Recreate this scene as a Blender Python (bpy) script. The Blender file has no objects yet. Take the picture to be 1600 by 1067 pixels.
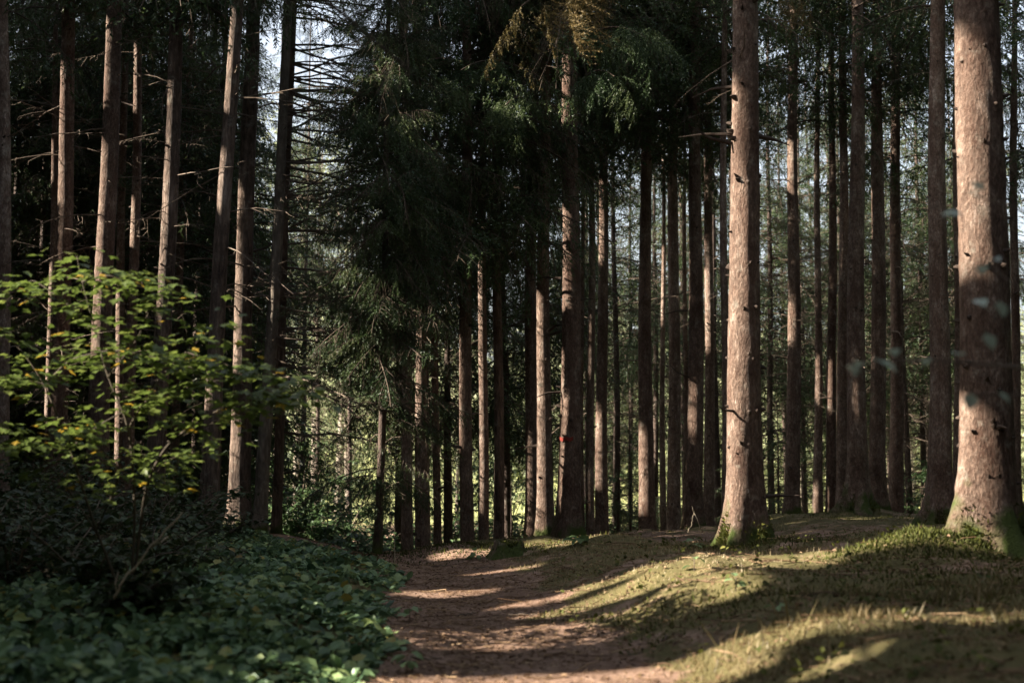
import bpy, math, random
import numpy as np
from mathutils import Vector
rng = np.random.default_rng(7); random.seed(7)
scene = bpy.context.scene
COL = scene.collection
PI = math.pi
HAZE = 0
# ------------------------------------------------------------------ camera model
F = 2222.2                       # focal length in pixels of the 1600 px frame (50 mm on 36 mm)
PITCH = math.radians(5.0); CAMZ = 1.15
cp, sp = math.cos(PITCH), math.sin(PITCH)
def ray(u, v):
    a, b = (u - 800) / F, (533.5 - v) / F
    return np.array([a, cp - sp * b, sp + cp * b])
def at(u, v, d):                 # point seen at pixel (u, v) on the plane y = d
    r = ray(u, v); return np.array([0, 0, CAMZ]) + r * (d / r[1])
SUN_EL = math.radians(30); SAZ = math.radians(83)
S = np.array([-math.sin(SAZ) * math.cos(SUN_EL), -math.cos(SAZ) * math.cos(SUN_EL), math.sin(SUN_EL)])
# ------------------------------------------------------------------ ground height
def sm(t): t = np.clip(t, 0, 1); return t * t * (3 - 2 * t)
_ph = rng.uniform(0, 6.28, (14, 2)); _dr = rng.uniform(0, 6.28, 14)
def wob(x, y, f, k=6, o=0):      # smooth noise from a few sines, about -1..1
    s = 0
    for i in range(k):
        a = _dr[(i + o) % 14]; ff = f * (0.6 + 0.25 * i)
        s = s + np.sin((x * math.cos(a) + y * math.sin(a)) * ff + _ph[(i + o) % 14, 0])
    return s / math.sqrt(k * 1.2)
def path_c(y): return np.interp(y, [-30, 0, 5, 7.5, 11, 15, 17, 19, 22, 28], [.4, .1, .05, 0, -.25, -.5, -.8, -1.5, -3.2, -6])
def path_w(y): return np.interp(y, [0, 7.5, 11, 15, 18, 24], [.9, .78, .6, .66, .7, .55])
def ground(x, y):
    x = np.asarray(x, float); y = np.asarray(y, float)
    pc, pw = path_c(y), path_w(y)
    near = np.interp(y, [0, 6, 10, 14, 17, 20, 24, 60], [.2, .30, .40, .36, .20, .06, .03, .05])
    z = near * sm((x - (pc + pw * .75)) / 1.5) + .12 * sm((x - 3.2) / 2.5)
    z = z + .06 * sm((pc - pw - x) / .8)
    z = z - .05 * np.exp(-((x - pc) / (pw * .7)) ** 2)
    for (mx, my, rx, ry, h) in [(-.85, 18.6, .8, .6, .17), (.2, 19.6, .9, .7, .10), (3.25, 11.7, .45, .35, .17), (3.7, 11.8, .5, .35, .10),
                                (6.7, 27.6, .9, .8, .16), (2.4, 14.6, .7, .6, .05), (1.2, 16.8, 1.2, .7, .12), (.7, 12.3, .9, .6, .06)]:
        z = z + h * np.exp(-((x - mx) / rx) ** 2 - ((y - my) / ry) ** 2)
    off = sm((np.abs(x - pc) - pw) / .5)
    z = z + wob(x, y, 2.4) * (.010 + .018 * off) + wob(x, y, 6.5, 6, 4) * (.006 + .008 * off) + wob(x, y, 4.6, 6, 9) * .018 * off + wob(x, y, 13, 6, 2) * .009 * off + wob(x, y, .5, 5, 8) * .03 * sm((y - 3) / 10)
    e = np.interp(x, [-30, -5, -3.4, -2, -.6, .6, 3, 5.5, 30], [27, 26, 23, 19.6, 20, 23.5, 25, 29, 31])
    z = z - 1.75 * sm((y - e) / 9) - .3 * sm((y - e) / 3)
    z = z + 13 * sm((y - 95) / 160) + 8 * sm((np.abs(x) - 70) / 160)
    return z
def hit(u, v):                   # where the ray through a pixel meets the ground
    r = ray(u, v); t = 2.0
    for _ in range(4000):
        p = np.array([0, 0, CAMZ]) + r * t
        if p[2] <= ground(p[0], p[1]) or t > 200: break
        t += .02
    return p
# ------------------------------------------------------------------ object helpers
def new_obj(name, me, parent=None, mats=()):
    o = bpy.data.objects.new(name, me); COL.objects.link(o)
    if parent is not None: o.parent = parent
    for m in mats: me.materials.append(m)
    return o
def tag(o, label=None, cat=None, group=None, kind=None):
    for k, v in (('label', label), ('category', cat), ('group', group), ('kind', kind)):
        if v: o[k] = v
    return o
def thing(name, loc, label, cat, group=None):
    o = bpy.data.objects.new(name, None); COL.objects.link(o); o.location = [float(c) for c in loc]; o.empty_display_size = .2
    return tag(o, label, cat, group)
def soup(name, parts, mats, parent=None):   # parts: list of (tris (N,3,3), tint (N,) or None, material index)
    parts = [p for p in parts if p is not None and len(p[0])]
    if not parts: return None
    V = np.concatenate([p[0] for p in parts]).reshape(-1, 3).astype(np.float32)
    T = np.concatenate([np.zeros(len(p[0])) if p[1] is None else p[1] for p in parts])
    M = np.concatenate([np.full(len(p[0]), p[2]) for p in parts]).astype(np.int32)
    n = len(V) // 3
    me = bpy.data.meshes.new(name)
    me.vertices.add(n * 3); me.loops.add(n * 3); me.polygons.add(n)
    me.vertices.foreach_set('co', V.ravel())
    me.loops.foreach_set('vertex_index', np.arange(n * 3, dtype=np.int32))
    me.polygons.foreach_set('loop_start', np.arange(0, n * 3, 3, dtype=np.int32))
    me.polygons.foreach_set('material_index', M)
    a = me.attributes.new('tint', 'FLOAT', 'POINT'); a.data.foreach_set('value', np.repeat(T, 3).astype(np.float32))
    me.update(calc_edges=True)
    return new_obj(name, me, parent, mats)
def grid_mesh(name, P, closed_u, mats, parent=None, cap=False):   # P (rows, cols, 3), smooth shaded
    R, Cn = P.shape[:2]
    idx = np.arange(R * Cn).reshape(R, Cn)
    if closed_u:
        a = idx[:-1]; b = np.roll(idx, -1, 1)[:-1]; c = np.roll(idx, -1, 1)[1:]; d = idx[1:]
    else:
        a = idx[:-1, :-1]; b = idx[:-1, 1:]; c = idx[1:, 1:]; d = idx[1:, :-1]
    Q = np.stack([a, b, c, d], -1).reshape(-1, 4).astype(np.int32)
    me = bpy.data.meshes.new(name)
    me.vertices.add(R * Cn); me.vertices.foreach_set('co', P.reshape(-1).astype(np.float32))
    me.loops.add(Q.size); me.loops.foreach_set('vertex_index', Q.ravel())
    me.polygons.add(len(Q)); me.polygons.foreach_set('loop_start', np.arange(0, Q.size, 4, dtype=np.int32))
    me.polygons.foreach_set('use_smooth', np.ones(len(Q), bool))
    me.update(calc_edges=True)
    return new_obj(name, me, parent, mats)
def perp(t):
    t = t / (np.linalg.norm(t) + 1e-9)
    h = np.array([0, 0, 1.]) if abs(t[2]) < .9 else np.array([1., 0, 0])
    a = np.cross(t, h); a /= np.linalg.norm(a); return a, np.cross(t, a)
def tube_tris(pts, rad, sides=4):           # tri soup of a tapering tube
    pts = np.asarray(pts, float); rad = np.asarray(rad, float); n = len(pts)
    tg = np.gradient(pts, axis=0); a, b = perp(tg.mean(0))
    th = np.arange(sides) * 2 * PI / sides
    ring = (np.cos(th)[:, None] * a + np.sin(th)[:, None] * b)
    P = pts[:, None] + ring[None] * rad[:, None, None]
    A = P[:-1]; B = np.roll(P, -1, 1)[:-1]; C2 = np.roll(P, -1, 1)[1:]; D = P[1:]
    return np.concatenate([np.stack([A, B, C2], 2).reshape(-1, 3, 3), np.stack([A, C2, D], 2).reshape(-1, 3, 3)])
def tube(name, pts, rad, mat, parent=None, sides=8):
    pts = np.asarray(pts, float); rad = np.asarray(rad, float)
    tg = np.gradient(pts, axis=0); a, b = perp(tg.mean(0)); th = np.arange(sides) * 2 * PI / sides
    P = pts[:, None] + (np.cos(th)[:, None] * a + np.sin(th)[:, None] * b)[None] * rad[:, None, None]
    P = np.concatenate([pts[:1, None].repeat(sides, 1), P, pts[-1:, None].repeat(sides, 1)])
    return grid_mesh(name, P, True, [mat], parent)
def rotz(a):
    a = np.asarray(a); c, s = np.cos(a), np.sin(a); o = np.zeros_like(c); i = np.ones_like(c)
    return np.stack([np.stack([c, -s, o], -1), np.stack([s, c, o], -1), np.stack([o, o, i], -1)], -2)
def roty(a):
    a = np.asarray(a); c, s = np.cos(a), np.sin(a); o = np.zeros_like(c); i = np.ones_like(c)
    return np.stack([np.stack([c, o, s], -1), np.stack([o, i, o], -1), np.stack([-s, o, c], -1)], -2)
def rotx(a):
    a = np.asarray(a); c, s = np.cos(a), np.sin(a); o = np.zeros_like(c); i = np.ones_like(c)
    return np.stack([np.stack([i, o, o], -1), np.stack([o, c, -s], -1), np.stack([o, s, c], -1)], -2)
def stamp(proto, R, off):                   # proto (K,3,3), R (N,3,3), off (N,3)
    return (np.einsum('nij,kvj->nkvi', R, proto) + off[:, None, None, :]).reshape(-1, 3, 3)
# ------------------------------------------------------------------ materials
def nmat(name):
    m = bpy.data.materials.new(name); m.use_nodes = True
    nt = m.node_tree; nt.nodes.clear()
    return m, nt, nt.nodes, nt.links
def N(nodes, t, **kw):
    n = nodes.new(t)
    for k, v in kw.items():
        if k in n.inputs: n.inputs[k].default_value = v
        else: setattr(n, k, v)
    return n
def ramp(nodes, stops):
    r = nodes.new('ShaderNodeValToRGB'); el = r.color_ramp.elements
    while len(el) < len(stops): el.new(.5)
    for e, (p, c) in zip(el, stops): e.position = p; e.color = (*c, 1)
    return r
def leaf_mat(name, stops, trans=.35, rough=.5, spec=.4):
    m, nt, nd, lk = nmat(name)
    at_ = N(nd, 'ShaderNodeAttribute', attribute_name='tint')
    tc = N(nd, 'ShaderNodeTexCoord'); nz = N(nd, 'ShaderNodeTexNoise', Scale=2.2, Detail=3.0)
    lk.new(tc.outputs['Object'], nz.inputs['Vector'])
    mx = N(nd, 'ShaderNodeMath', operation='MULTIPLY_ADD'); mx.inputs[1].default_value = .5; mx.inputs[2].default_value = -.25
    lk.new(nz.outputs['Fac'], mx.inputs[0])
    ad = N(nd, 'ShaderNodeMath', operation='ADD'); lk.new(mx.outputs[0], ad.inputs[0]); lk.new(at_.outputs['Fac'], ad.inputs[1])
    r = ramp(nd, stops); lk.new(ad.outputs[0], r.inputs[0])
    p = N(nd, 'ShaderNodeBsdfPrincipled', Roughness=rough); p.inputs['Specular IOR Level'].default_value = spec
    lk.new(r.outputs[0], p.inputs['Base Color'])
    tr = N(nd, 'ShaderNodeBsdfTranslucent'); lk.new(r.outputs[0], tr.inputs['Color'])
    ms = N(nd, 'ShaderNodeMixShader'); ms.inputs[0].default_value = trans
    lk.new(p.outputs[0], ms.inputs[1]); lk.new(tr.outputs[0], ms.inputs[2])
    out = N(nd, 'ShaderNodeOutputMaterial'); lk.new(ms.outputs[0], out.inputs[0])
    return m
def bark_mat(name, dark, mid, light, scale=14, bump=.6, stretch=.35, moss=0.0):
    m, nt, nd, lk = nmat(name)
    tc = N(nd, 'ShaderNodeTexCoord'); mp = N(nd, 'ShaderNodeMapping'); mp.inputs['Scale'].default_value = (1, 1, stretch)
    lk.new(tc.outputs['Object'], mp.inputs['Vector'])
    oi = N(nd, 'ShaderNodeObjectInfo')
    n1 = N(nd, 'ShaderNodeTexNoise', Scale=scale * 3.2, Detail=8.0, Roughness=.72); lk.new(mp.outputs[0], n1.inputs['Vector'])
    nb = N(nd, 'ShaderNodeTexNoise', Scale=scale * .55, Detail=5.0, Roughness=.6); lk.new(mp.outputs[0], nb.inputs['Vector'])
    vo = N(nd, 'ShaderNodeTexVoronoi', Scale=scale * 2.4, feature='SMOOTH_F1'); vo.inputs['Smoothness'].default_value = .35
    wn = N(nd, 'ShaderNodeTexNoise', Scale=scale * 2, Detail=3.0); lk.new(mp.outputs[0], wn.inputs['Vector'])
    wm = N(nd, 'ShaderNodeMix', data_type='VECTOR'); wm.inputs[0].default_value = .08
    lk.new(mp.outputs[0], wm.inputs[4]); lk.new(wn.outputs['Color'], wm.inputs[5]); lk.new(wm.outputs[1], vo.inputs['Vector'])
    n2 = N(nd, 'ShaderNodeTexNoise', Scale=1.6, Detail=4.0, Roughness=.6); lk.new(tc.outputs['Object'], n2.inputs['Vector'])
    def lin(sock, mul, add):
        q = N(nd, 'ShaderNodeMath', operation='MULTIPLY_ADD'); q.inputs[1].default_value = mul
        lk.new(sock, q.inputs[0])
        if isinstance(add, (int, float)): q.inputs[2].default_value = add
        else: lk.new(add, q.inputs[2])
        return q.outputs[0]
    val = lin(n1.outputs['Fac'], .75, lin(nb.outputs['Fac'], .55, lin(n2.outputs['Fac'], .5, lin(oi.outputs['Random'], .14, -.52))))
    r = ramp(nd, [(.26, dark), (.5, mid), (.76, light)]); lk.new(val, r.inputs[0])
    vr = N(nd, 'ShaderNodeMapRange'); vr.inputs['From Min'].default_value = .2; vr.inputs['From Max'].default_value = .75; vr.inputs['To Min'].default_value = 1; vr.inputs['To Max'].default_value = .5; lk.new(vo.outputs['Distance'], vr.inputs['Value'])
    cm = N(nd, 'ShaderNodeMix', data_type='RGBA', blend_type='MULTIPLY'); cm.inputs[0].default_value = .8
    lk.new(r.outputs[0], cm.inputs[6]); lk.new(vr.outputs[0], cm.inputs[7])
    nl_ = N(nd, 'ShaderNodeTexNoise', Scale=6.5, Detail=6.0, Roughness=.7); lk.new(tc.outputs['Object'], nl_.inputs['Vector'])
    lm = N(nd, 'ShaderNodeMapRange'); lm.inputs['From Min'].default_value = .56; lm.inputs['From Max'].default_value = .72; lm.inputs['To Max'].default_value = .5; lk.new(nl_.outputs['Fac'], lm.inputs['Value'])
    lc = N(nd, 'ShaderNodeMix', data_type='RGBA'); lk.new(lm.outputs[0], lc.inputs[0]); lk.new(cm.outputs[2], lc.inputs[6]); lc.inputs[7].default_value = (.40, .37, .30, 1)
    ns_ = N(nd, 'ShaderNodeTexNoise', Scale=9.0, Detail=5.0, Roughness=.6); mp2 = N(nd, 'ShaderNodeMapping'); mp2.inputs['Scale'].default_value = (1, 1, .07); mp2.inputs['Location'].default_value = (3, 1, 0)
    lk.new(tc.outputs['Object'], mp2.inputs['Vector']); lk.new(mp2.outputs[0], ns_.inputs['Vector'])
    sm_ = N(nd, 'ShaderNodeMapRange'); sm_.inputs['From Min'].default_value = .5; sm_.inputs['From Max'].default_value = .68; sm_.inputs['To Max'].default_value = .55; lk.new(ns_.outputs['Fac'], sm_.inputs['Value'])
    sc_ = N(nd, 'ShaderNodeMix', data_type='RGBA'); lk.new(sm_.outputs[0], sc_.inputs[0]); lk.new(lc.outputs[2], sc_.inputs[6]); sc_.inputs[7].default_value = (*dark, 1)
    col = sc_.outputs[2]
    # green algae and moss that grow near the foot
    sx = N(nd, 'ShaderNodeSeparateXYZ'); lk.new(tc.outputs['Object'], sx.inputs[0])
    mr = N(nd, 'ShaderNodeMapRange'); mr.inputs['From Min'].default_value = .05; mr.inputs['From Max'].default_value = .75; mr.inputs['To Min'].default_value = .30 + moss; mr.inputs['To Max'].default_value = -.12
    lk.new(sx.outputs['Z'], mr.inputs['Value'])
    n3 = N(nd, 'ShaderNodeTexNoise', Scale=3.5, Detail=5.0); lk.new(tc.outputs['Object'], n3.inputs['Vector'])
    ad = N(nd, 'ShaderNodeMath', operation='ADD'); lk.new(mr.outputs[0], ad.inputs[0]); lk.new(n3.outputs['Fac'], ad.inputs[1])
    st = N(nd, 'ShaderNodeMapRange'); st.inputs['From Min'].default_value = .62; st.inputs['From Max'].default_value = .8; lk.new(ad.outputs[0], st.inputs['Value'])
    c2 = N(nd, 'ShaderNodeMix', data_type='RGBA'); lk.new(st.outputs[0], c2.inputs[0]); lk.new(col, c2.inputs[6]); c2.inputs[7].default_value = (.055, .075, .015, 1)
    p = N(nd, 'ShaderNodeBsdfPrincipled', Roughness=.85); p.inputs['Specular IOR Level'].default_value = .25
    lk.new(c2.outputs[2], p.inputs['Base Color'])
    hm = N(nd, 'ShaderNodeMath', operation='MULTIPLY_ADD'); hm.inputs[1].default_value = .5; lk.new(vr.outputs[0], hm.inputs[0]); lk.new(n1.outputs['Fac'], hm.inputs[2])
    b = N(nd, 'ShaderNodeBump', Strength=bump, Distance=.05); lk.new(hm.outputs[0], b.inputs['Height']); lk.new(b.outputs[0], p.inputs['Normal'])
    out = N(nd, 'ShaderNodeOutputMaterial'); lk.new(p.outputs[0], out.inputs[0])
    return m
def plain_mat(name, c1, c2, scale=8, rough=.85, bump=.3):
    m, nt, nd, lk = nmat(name)
    tc = N(nd, 'ShaderNodeTexCoord'); n1 = N(nd, 'ShaderNodeTexNoise', Scale=scale, Detail=5.0); lk.new(tc.outputs['Object'], n1.inputs['Vector'])
    r = ramp(nd, [(.3, c1), (.7, c2)]); lk.new(n1.outputs['Fac'], r.inputs[0])
    p = N(nd, 'ShaderNodeBsdfPrincipled', Roughness=rough); p.inputs['Specular IOR Level'].default_value = .25
    lk.new(r.outputs[0], p.inputs['Base Color'])
    b = N(nd, 'ShaderNodeBump', Strength=bump, Distance=.02); lk.new(n1.outputs['Fac'], b.inputs['Height']); lk.new(b.outputs[0], p.inputs['Normal'])
    out = N(nd, 'ShaderNodeOutputMaterial'); lk.new(p.outputs[0], out.inputs[0])
    return m
M = {}
M['shade_tinted_bark'] = bark_mat('shade_tinted_bark', (.05, .033, .025), (.10, .07, .055), (.16, .12, .095), 14, .5, .45)  # darker copy of the spruce bark, shade put into its colour
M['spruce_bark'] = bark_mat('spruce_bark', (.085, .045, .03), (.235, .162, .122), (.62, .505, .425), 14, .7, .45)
M['rough_bark'] = bark_mat('rough_bark', (.06, .04, .03), (.24, .17, .13), (.52, .41, .34), 9, 1.0, .22)
M['pale_bark'] = bark_mat('pale_bark', (.16, .13, .10), (.30, .25, .20), (.45, .39, .32), 9, .9, .25)
M['twig'] = plain_mat('dead_twig', (.07, .05, .038), (.20, .155, .115), 5)
M['knot'] = plain_mat('branch_knot', (.03, .02, .015), (.09, .065, .05), 9)
M['bough_wood'] = plain_mat('bough_wood', (.035, .025, .018), (.09, .065, .045), 6)
M['sapling_wood'] = plain_mat('sapling_wood', (.04, .032, .022), (.10, .08, .055), 6)
M['dry'] = plain_mat('dry_stick', (.28, .22, .15), (.46, .38, .27), 9)
M['needle'] = leaf_mat('spruce_needles', [(0, (.022, .045, .016)), (.5, (.052, .085, .030)), (1, (.11, .135, .048))], .3, .5, .4)
M['needle_gold'] = leaf_mat('golden_needles', [(0, (.05, .045, .015)), (.5, (.16, .12, .045)), (1, (.30, .21, .09))], .3, .55, .3)
M['maple'] = leaf_mat('maple_leaf', [(0, (.06, .09, .018)), (.5, (.108, .15, .032)), (.86, (.18, .20, .05)), (1, (.36, .24, .03))], .45, .42, .4)
M['bramble'] = leaf_mat('bramble_leaf', [(0, (.026, .062, .028)), (.5, (.15, .24, .115)), (.9, (.30, .37, .13)), (1, (.30, .24, .05))], .28, .45, .35)
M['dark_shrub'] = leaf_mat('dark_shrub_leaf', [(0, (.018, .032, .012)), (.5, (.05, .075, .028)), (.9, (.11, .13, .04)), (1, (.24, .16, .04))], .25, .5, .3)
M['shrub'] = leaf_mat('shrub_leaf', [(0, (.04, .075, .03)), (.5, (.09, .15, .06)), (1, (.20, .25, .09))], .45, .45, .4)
M['far'] = leaf_mat('hazed_far_leaf', [(0, (.14, .17, .085)), (.5, (.27, .30, .17)), (1, (.42, .43, .26))], .45, .6, .3)  # leaf colour paled to stand in for haze over the distance
M['sky_sheen_leaf'] = leaf_mat('sky_sheen_leaf', [(0, (.2, .28, .2)), (.6, (.34, .43, .34)), (1, (.45, .52, .38))], .35, .28, .7)  # sheen of the sky put into the leaf colour
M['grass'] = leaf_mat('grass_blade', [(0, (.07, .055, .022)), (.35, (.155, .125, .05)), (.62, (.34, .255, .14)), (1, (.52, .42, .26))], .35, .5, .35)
M['moss'] = leaf_mat('moss_tuft', [(0, (.035, .042, .010)), (.6, (.085, .095, .020)), (1, (.17, .165, .04))], .25, .7, .2)
M['litter'] = leaf_mat('dead_leaf', [(0, (.07, .04, .022)), (.5, (.17, .10, .055)), (1, (.36, .25, .14))], .15, .7, .3)
M['paint'] = plain_mat('red_paint', (.16, .025, .018), (.27, .045, .03), 20)
# ground
def ground_mat():
    m, nt, nd, lk = nmat('forest_floor')
    tc = N(nd, 'ShaderNodeTexCoord'); dirt = N(nd, 'ShaderNodeAttribute', attribute_name='dirt'); mead = N(nd, 'ShaderNodeAttribute', attribute_name='meadow')
    n1 = N(nd, 'ShaderNodeTexNoise', Scale=3.0, Detail=8.0, Roughness=.65); n2 = N(nd, 'ShaderNodeTexNoise', Scale=38.0, Detail=6.0, Roughness=.7); n3 = N(nd, 'ShaderNodeTexNoise', Scale=1.1, Detail=4.0)
    for n in (n1, n2, n3): lk.new(tc.outputs['Object'], n.inputs['Vector'])
    rd = ramp(nd, [(.25, (.065, .037, .025)), (.5, (.205, .13, .092)), (.75, (.46, .33, .25))]); 
    mm = N(nd, 'ShaderNodeMix', data_type='FLOAT'); mm.inputs[0].default_value = .5; lk.new(n1.outputs['Fac'], mm.inputs[2]); lk.new(n2.outputs['Fac'], mm.inputs[3]); lk.new(mm.outputs[0], rd.inputs[0])
    rg = ramp(nd, [(.3, (.045, .038, .016)), (.52, (.112, .096, .040)), (.72, (.27, .195, .115))]); lk.new(mm.outputs[0], rg.inputs[0])
    w = N(nd, 'ShaderNodeMath', operation='ADD'); lk.new(dirt.outputs['Fac'], w.inputs[0])
    w2 = N(nd, 'ShaderNodeMath', operation='MULTIPLY_ADD'); w2.inputs[1].default_value = 1.6; w2.inputs[2].default_value = -.8; lk.new(n1.outputs['Fac'], w2.inputs[0]); lk.new(w2.outputs[0], w.inputs[1])
    st = N(nd, 'ShaderNodeMapRange'); st.inputs['From Min'].default_value = .38; st.inputs['From Max'].default_value = .62; lk.new(w.outputs[0], st.inputs['Value'])
    c = N(nd, 'ShaderNodeMix', data_type='RGBA'); lk.new(st.outputs[0], c.inputs[0]); lk.new(rg.outputs[0], c.inputs[6]); lk.new(rd.outputs[0], c.inputs[7])
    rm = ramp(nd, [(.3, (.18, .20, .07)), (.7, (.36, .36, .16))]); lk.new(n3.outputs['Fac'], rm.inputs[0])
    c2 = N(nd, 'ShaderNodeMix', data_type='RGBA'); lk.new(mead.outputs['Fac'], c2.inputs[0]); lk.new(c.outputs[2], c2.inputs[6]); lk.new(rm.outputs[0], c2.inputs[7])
    p = N(nd, 'ShaderNodeBsdfPrincipled', Roughness=.95); p.inputs['Specular IOR Level'].default_value = .15; lk.new(c2.outputs[2], p.inputs['Base Color'])
    b = N(nd, 'ShaderNodeBump', Strength=.9, Distance=.025); lk.new(mm.outputs[0], b.inputs['Height']); lk.new(b.outputs[0], p.inputs['Normal'])
    out = N(nd, 'ShaderNodeOutputMaterial'); lk.new(p.outputs[0], out.inputs[0])
    return m
M['ground'] = ground_mat()
def dirt_mask(x, y):
    pc, pw = path_c(y), path_w(y)
    d = 1 - sm((np.abs(x - pc) - pw * .75 + wob(x, y, 2.2, 6, 3) * .2 + wob(x, y, 7, 6, 1) * .08) / .6)
    d = np.maximum(d, .55 * np.exp(-((x - 2.9) / .9) ** 2 - ((y - 13.6) / .8) ** 2))
    d = np.maximum(d, .55 * np.exp(-((x - 3.6) / 1.6) ** 2 - ((y - 10.3) / .9) ** 2))
    d = np.maximum(d, .6 * np.exp(-((x - .6) / .5) ** 2 - ((y - 20.5) / 1.0) ** 2))
    d = np.maximum(d, .65 * sm((y - 15.5) / 3) * sm((x - .3) / 1) * (.55 + .4 * wob(x, y, .9, 5, 6)))
    d = np.maximum(d, .5 * sm((6.6 - y) / 1.5))
    d = np.maximum(d, .45 * sm((wob(x, y, 1.9, 6, 2) - .1) / .9))
    return np.clip(d, 0, 1)
tx = np.linspace(-1, 1, 320); gx = 260 * np.sinh(6 * tx) / math.sinh(6)
ty = np.linspace(-.55, 1, 400); gy = 10 + 300 * np.sinh(6.2 * ty) / math.sinh(6.2)
GX, GY = np.meshgrid(gx, gy)
GP = np.stack([GX, GY, ground(GX, GY)], -1)
go = grid_mesh('ground', GP, False, [M['ground']]); tag(go, kind='structure')
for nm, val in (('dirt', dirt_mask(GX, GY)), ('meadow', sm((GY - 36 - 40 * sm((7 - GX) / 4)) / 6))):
    a = go.data.attributes.new(nm, 'FLOAT', 'POINT'); a.data.foreach_set('value', val.ravel().astype(np.float32))
# ------------------------------------------------------------------ gaps cut into the crowns so sun falls on chosen spots of floor and trunks
TUBES = []                                   # (point, radius)
def sun_gap(p, r): TUBES.append((np.asarray(p, float), r))
def gap_line(u1, v1, u2, v2, d, r):
    a, b = at(u1, v1, d), at(u2, v2, d); n = max(1, int(np.linalg.norm(b - a) / (r * .8)))
    for i in range(n + 1): sun_gap(a + (b - a) * i / n, r)
def gap_ground(pts, r):
    r = r + .03
    H = [hit(*p) for p in pts]
    for a, b in zip(H[:-1], H[1:]):
        n = max(1, int(np.linalg.norm(b - a) / (r * .8)))
        for i in range(n + 1): sun_gap(a + (b - a) * i / n, r)
exec_gaps = [
 (1520, 120, 1530, 410, 12, .22), (1535, 690, 1530, 850, 12, .22),
 (1155, 300, 1165, 850, 14.6, .22), (1150, 150, 1150, 260, 14.6, .10),
 (1400, 640, 1400, 690, 30, .2), (1107, 440, 1107, 540, 29, .16), (1068, 640, 1068, 780, 29.5, .15), (1014, 690, 1014, 800, 27, .15),
 (850, 480, 850, 840, 23, .16), (886, 340, 886, 480, 22.5, .14), (888, 110, 888, 185, 22.5, .2), (882, 560, 882, 640, 22.5, .1), (921, 510, 921, 580, 26, .16), (921, 740, 921, 800, 26, .12), (940, 300, 940, 400, 26.5, .18), (941, 650, 941, 760, 26.5, .12),
 (657, 500, 657, 660, 22, .14), (726, 550, 726, 700, 23, .14), (752, 310, 752, 335, 25, .15),
 (158, 370, 155, 540, 23, .25), (165, 240, 163, 330, 23, .17), (176, 50, 173, 170, 23, .10), (102, 120, 98, 310, 24, .14), (84, 230, 82, 290, 27, .08), (376, 300, 374, 410, 24, .10), (372, 430, 370, 570, 24, .2),
 (408, 690, 405, 845, 24, .2), (178, 630, 180, 705, 27, .2), (28, 520, 28, 760, 34, .3), (330, 600, 330, 640, 22, .12),
 (830, 10, 815, 120, 12.8, .5), (800, 150, 850, 165, 20.5, .35), (1260, 10, 1280, 60, 13, .15),
 (1460, 560, 1460, 600, 25, .15), (1235, 490, 1235, 530, 29, .15), (1298, 270, 1298, 330, 29, .15), (625, 690, 630, 720, 18.8, .2), (540, 520, 530, 560, 18.2, .15), (545, 440, 560, 455, 18.2, .2), (600, 470, 590, 520, 17.6, .2), (570, 560, 600, 600, 17.6, .22), (540, 620, 550, 660, 17.9, .2), (520, 540, 530, 560, 18, .18), (610, 640, 600, 690, 17.6, .2),
 (700, 240, 740, 225, 19.5, .22), (640, 200, 660, 215, 18.2, .2), (600, 110, 620, 130, 18.2, .2), (690, 60, 720, 70, 20, .2), (770, 190, 800, 180, 20, .2), (990, 110, 1010, 130, 20.5, .2), (690, 380, 700, 400, 20, .16), (960, 160, 950, 150, 20.3, .2),
 (50, 300, 60, 310, 31, .3), (235, 200, 240, 230, 33, .3), (300, 300, 310, 330, 33, .3), (245, 450, 250, 470, 36, .3), (130, 600, 135, 640, 34, .3), (320, 180, 325, 200, 37, .35), (310, 560, 310, 620, 36, .35), (225, 60, 228, 80, 36, .3), (55, 560, 60, 600, 38, .3), (130, 330, 135, 350, 37, .3), (40, 160, 45, 180, 34, .25), (215, 330, 220, 345, 33, .25),
 (440, 720, 560, 720, 27, .7), (440, 790, 560, 790, 27, .7), (450, 640, 540, 640, 30, .9), (450, 750, 560, 750, 30, .9), (450, 640, 540, 640, 33, .9), (450, 740, 560, 740, 33, .9), (440, 560, 520, 580, 36, 1.0), (440, 680, 560, 680, 36, 1.0), (450, 480, 520, 480, 45, 1.2), (450, 620, 540, 620, 45, 1.2), (460, 250, 500, 250, 45, 1.2), (455, 560, 470, 640, 36, .5), (545, 740, 590, 700, 36, .4), (700, 620, 710, 760, 33, .4), (760, 650, 800, 740, 36, .4), (1425, 640, 1430, 780, 36, .45), (1590, 620, 1590, 760, 38, .5), (970, 660, 985, 760, 36, .4), (890, 640, 890, 720, 38, .4), (1205, 700, 1215, 780, 44, .4), (1120, 700, 1120, 760, 40, .4), (280, 720, 345, 760, 33, .35),
]
for g in exec_gaps: gap_line(*g)
for (u, v) in [(60, 480), (130, 430), (200, 450), (260, 480), (330, 540), (400, 600), (450, 610), (90, 540), (180, 520), (260, 570), (330, 610), (60, 610), (150, 600), (230, 640), (390, 560), (20, 560)]:
    sun_gap(at(u, v, 9.5 + .25 * math.sin(u)), .42)
gap_ground([(850, 962), (900, 950), (960, 932), (1085, 895)], .15)
gap_ground([(930, 948), (1000, 925), (1070, 905)], .08)
gap_ground([(900, 925), (960, 905), (1090, 878)], .10)
gap_ground([(1090, 880), (1180, 872)], .12)
gap_ground([(610, 1070), (760, 1068), (900, 1064), (1040, 1052), (1130, 1022)], .17)
gap_ground([(580, 1095), (760, 1092), (900, 1090), (1040, 1080), (1130, 1055)], .16)
gap_ground([(1100, 1036), (1170, 1012), (1250, 985)], .14)
gap_ground([(1230, 1064), (1290, 1040), (1345, 1020)], .07)
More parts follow.
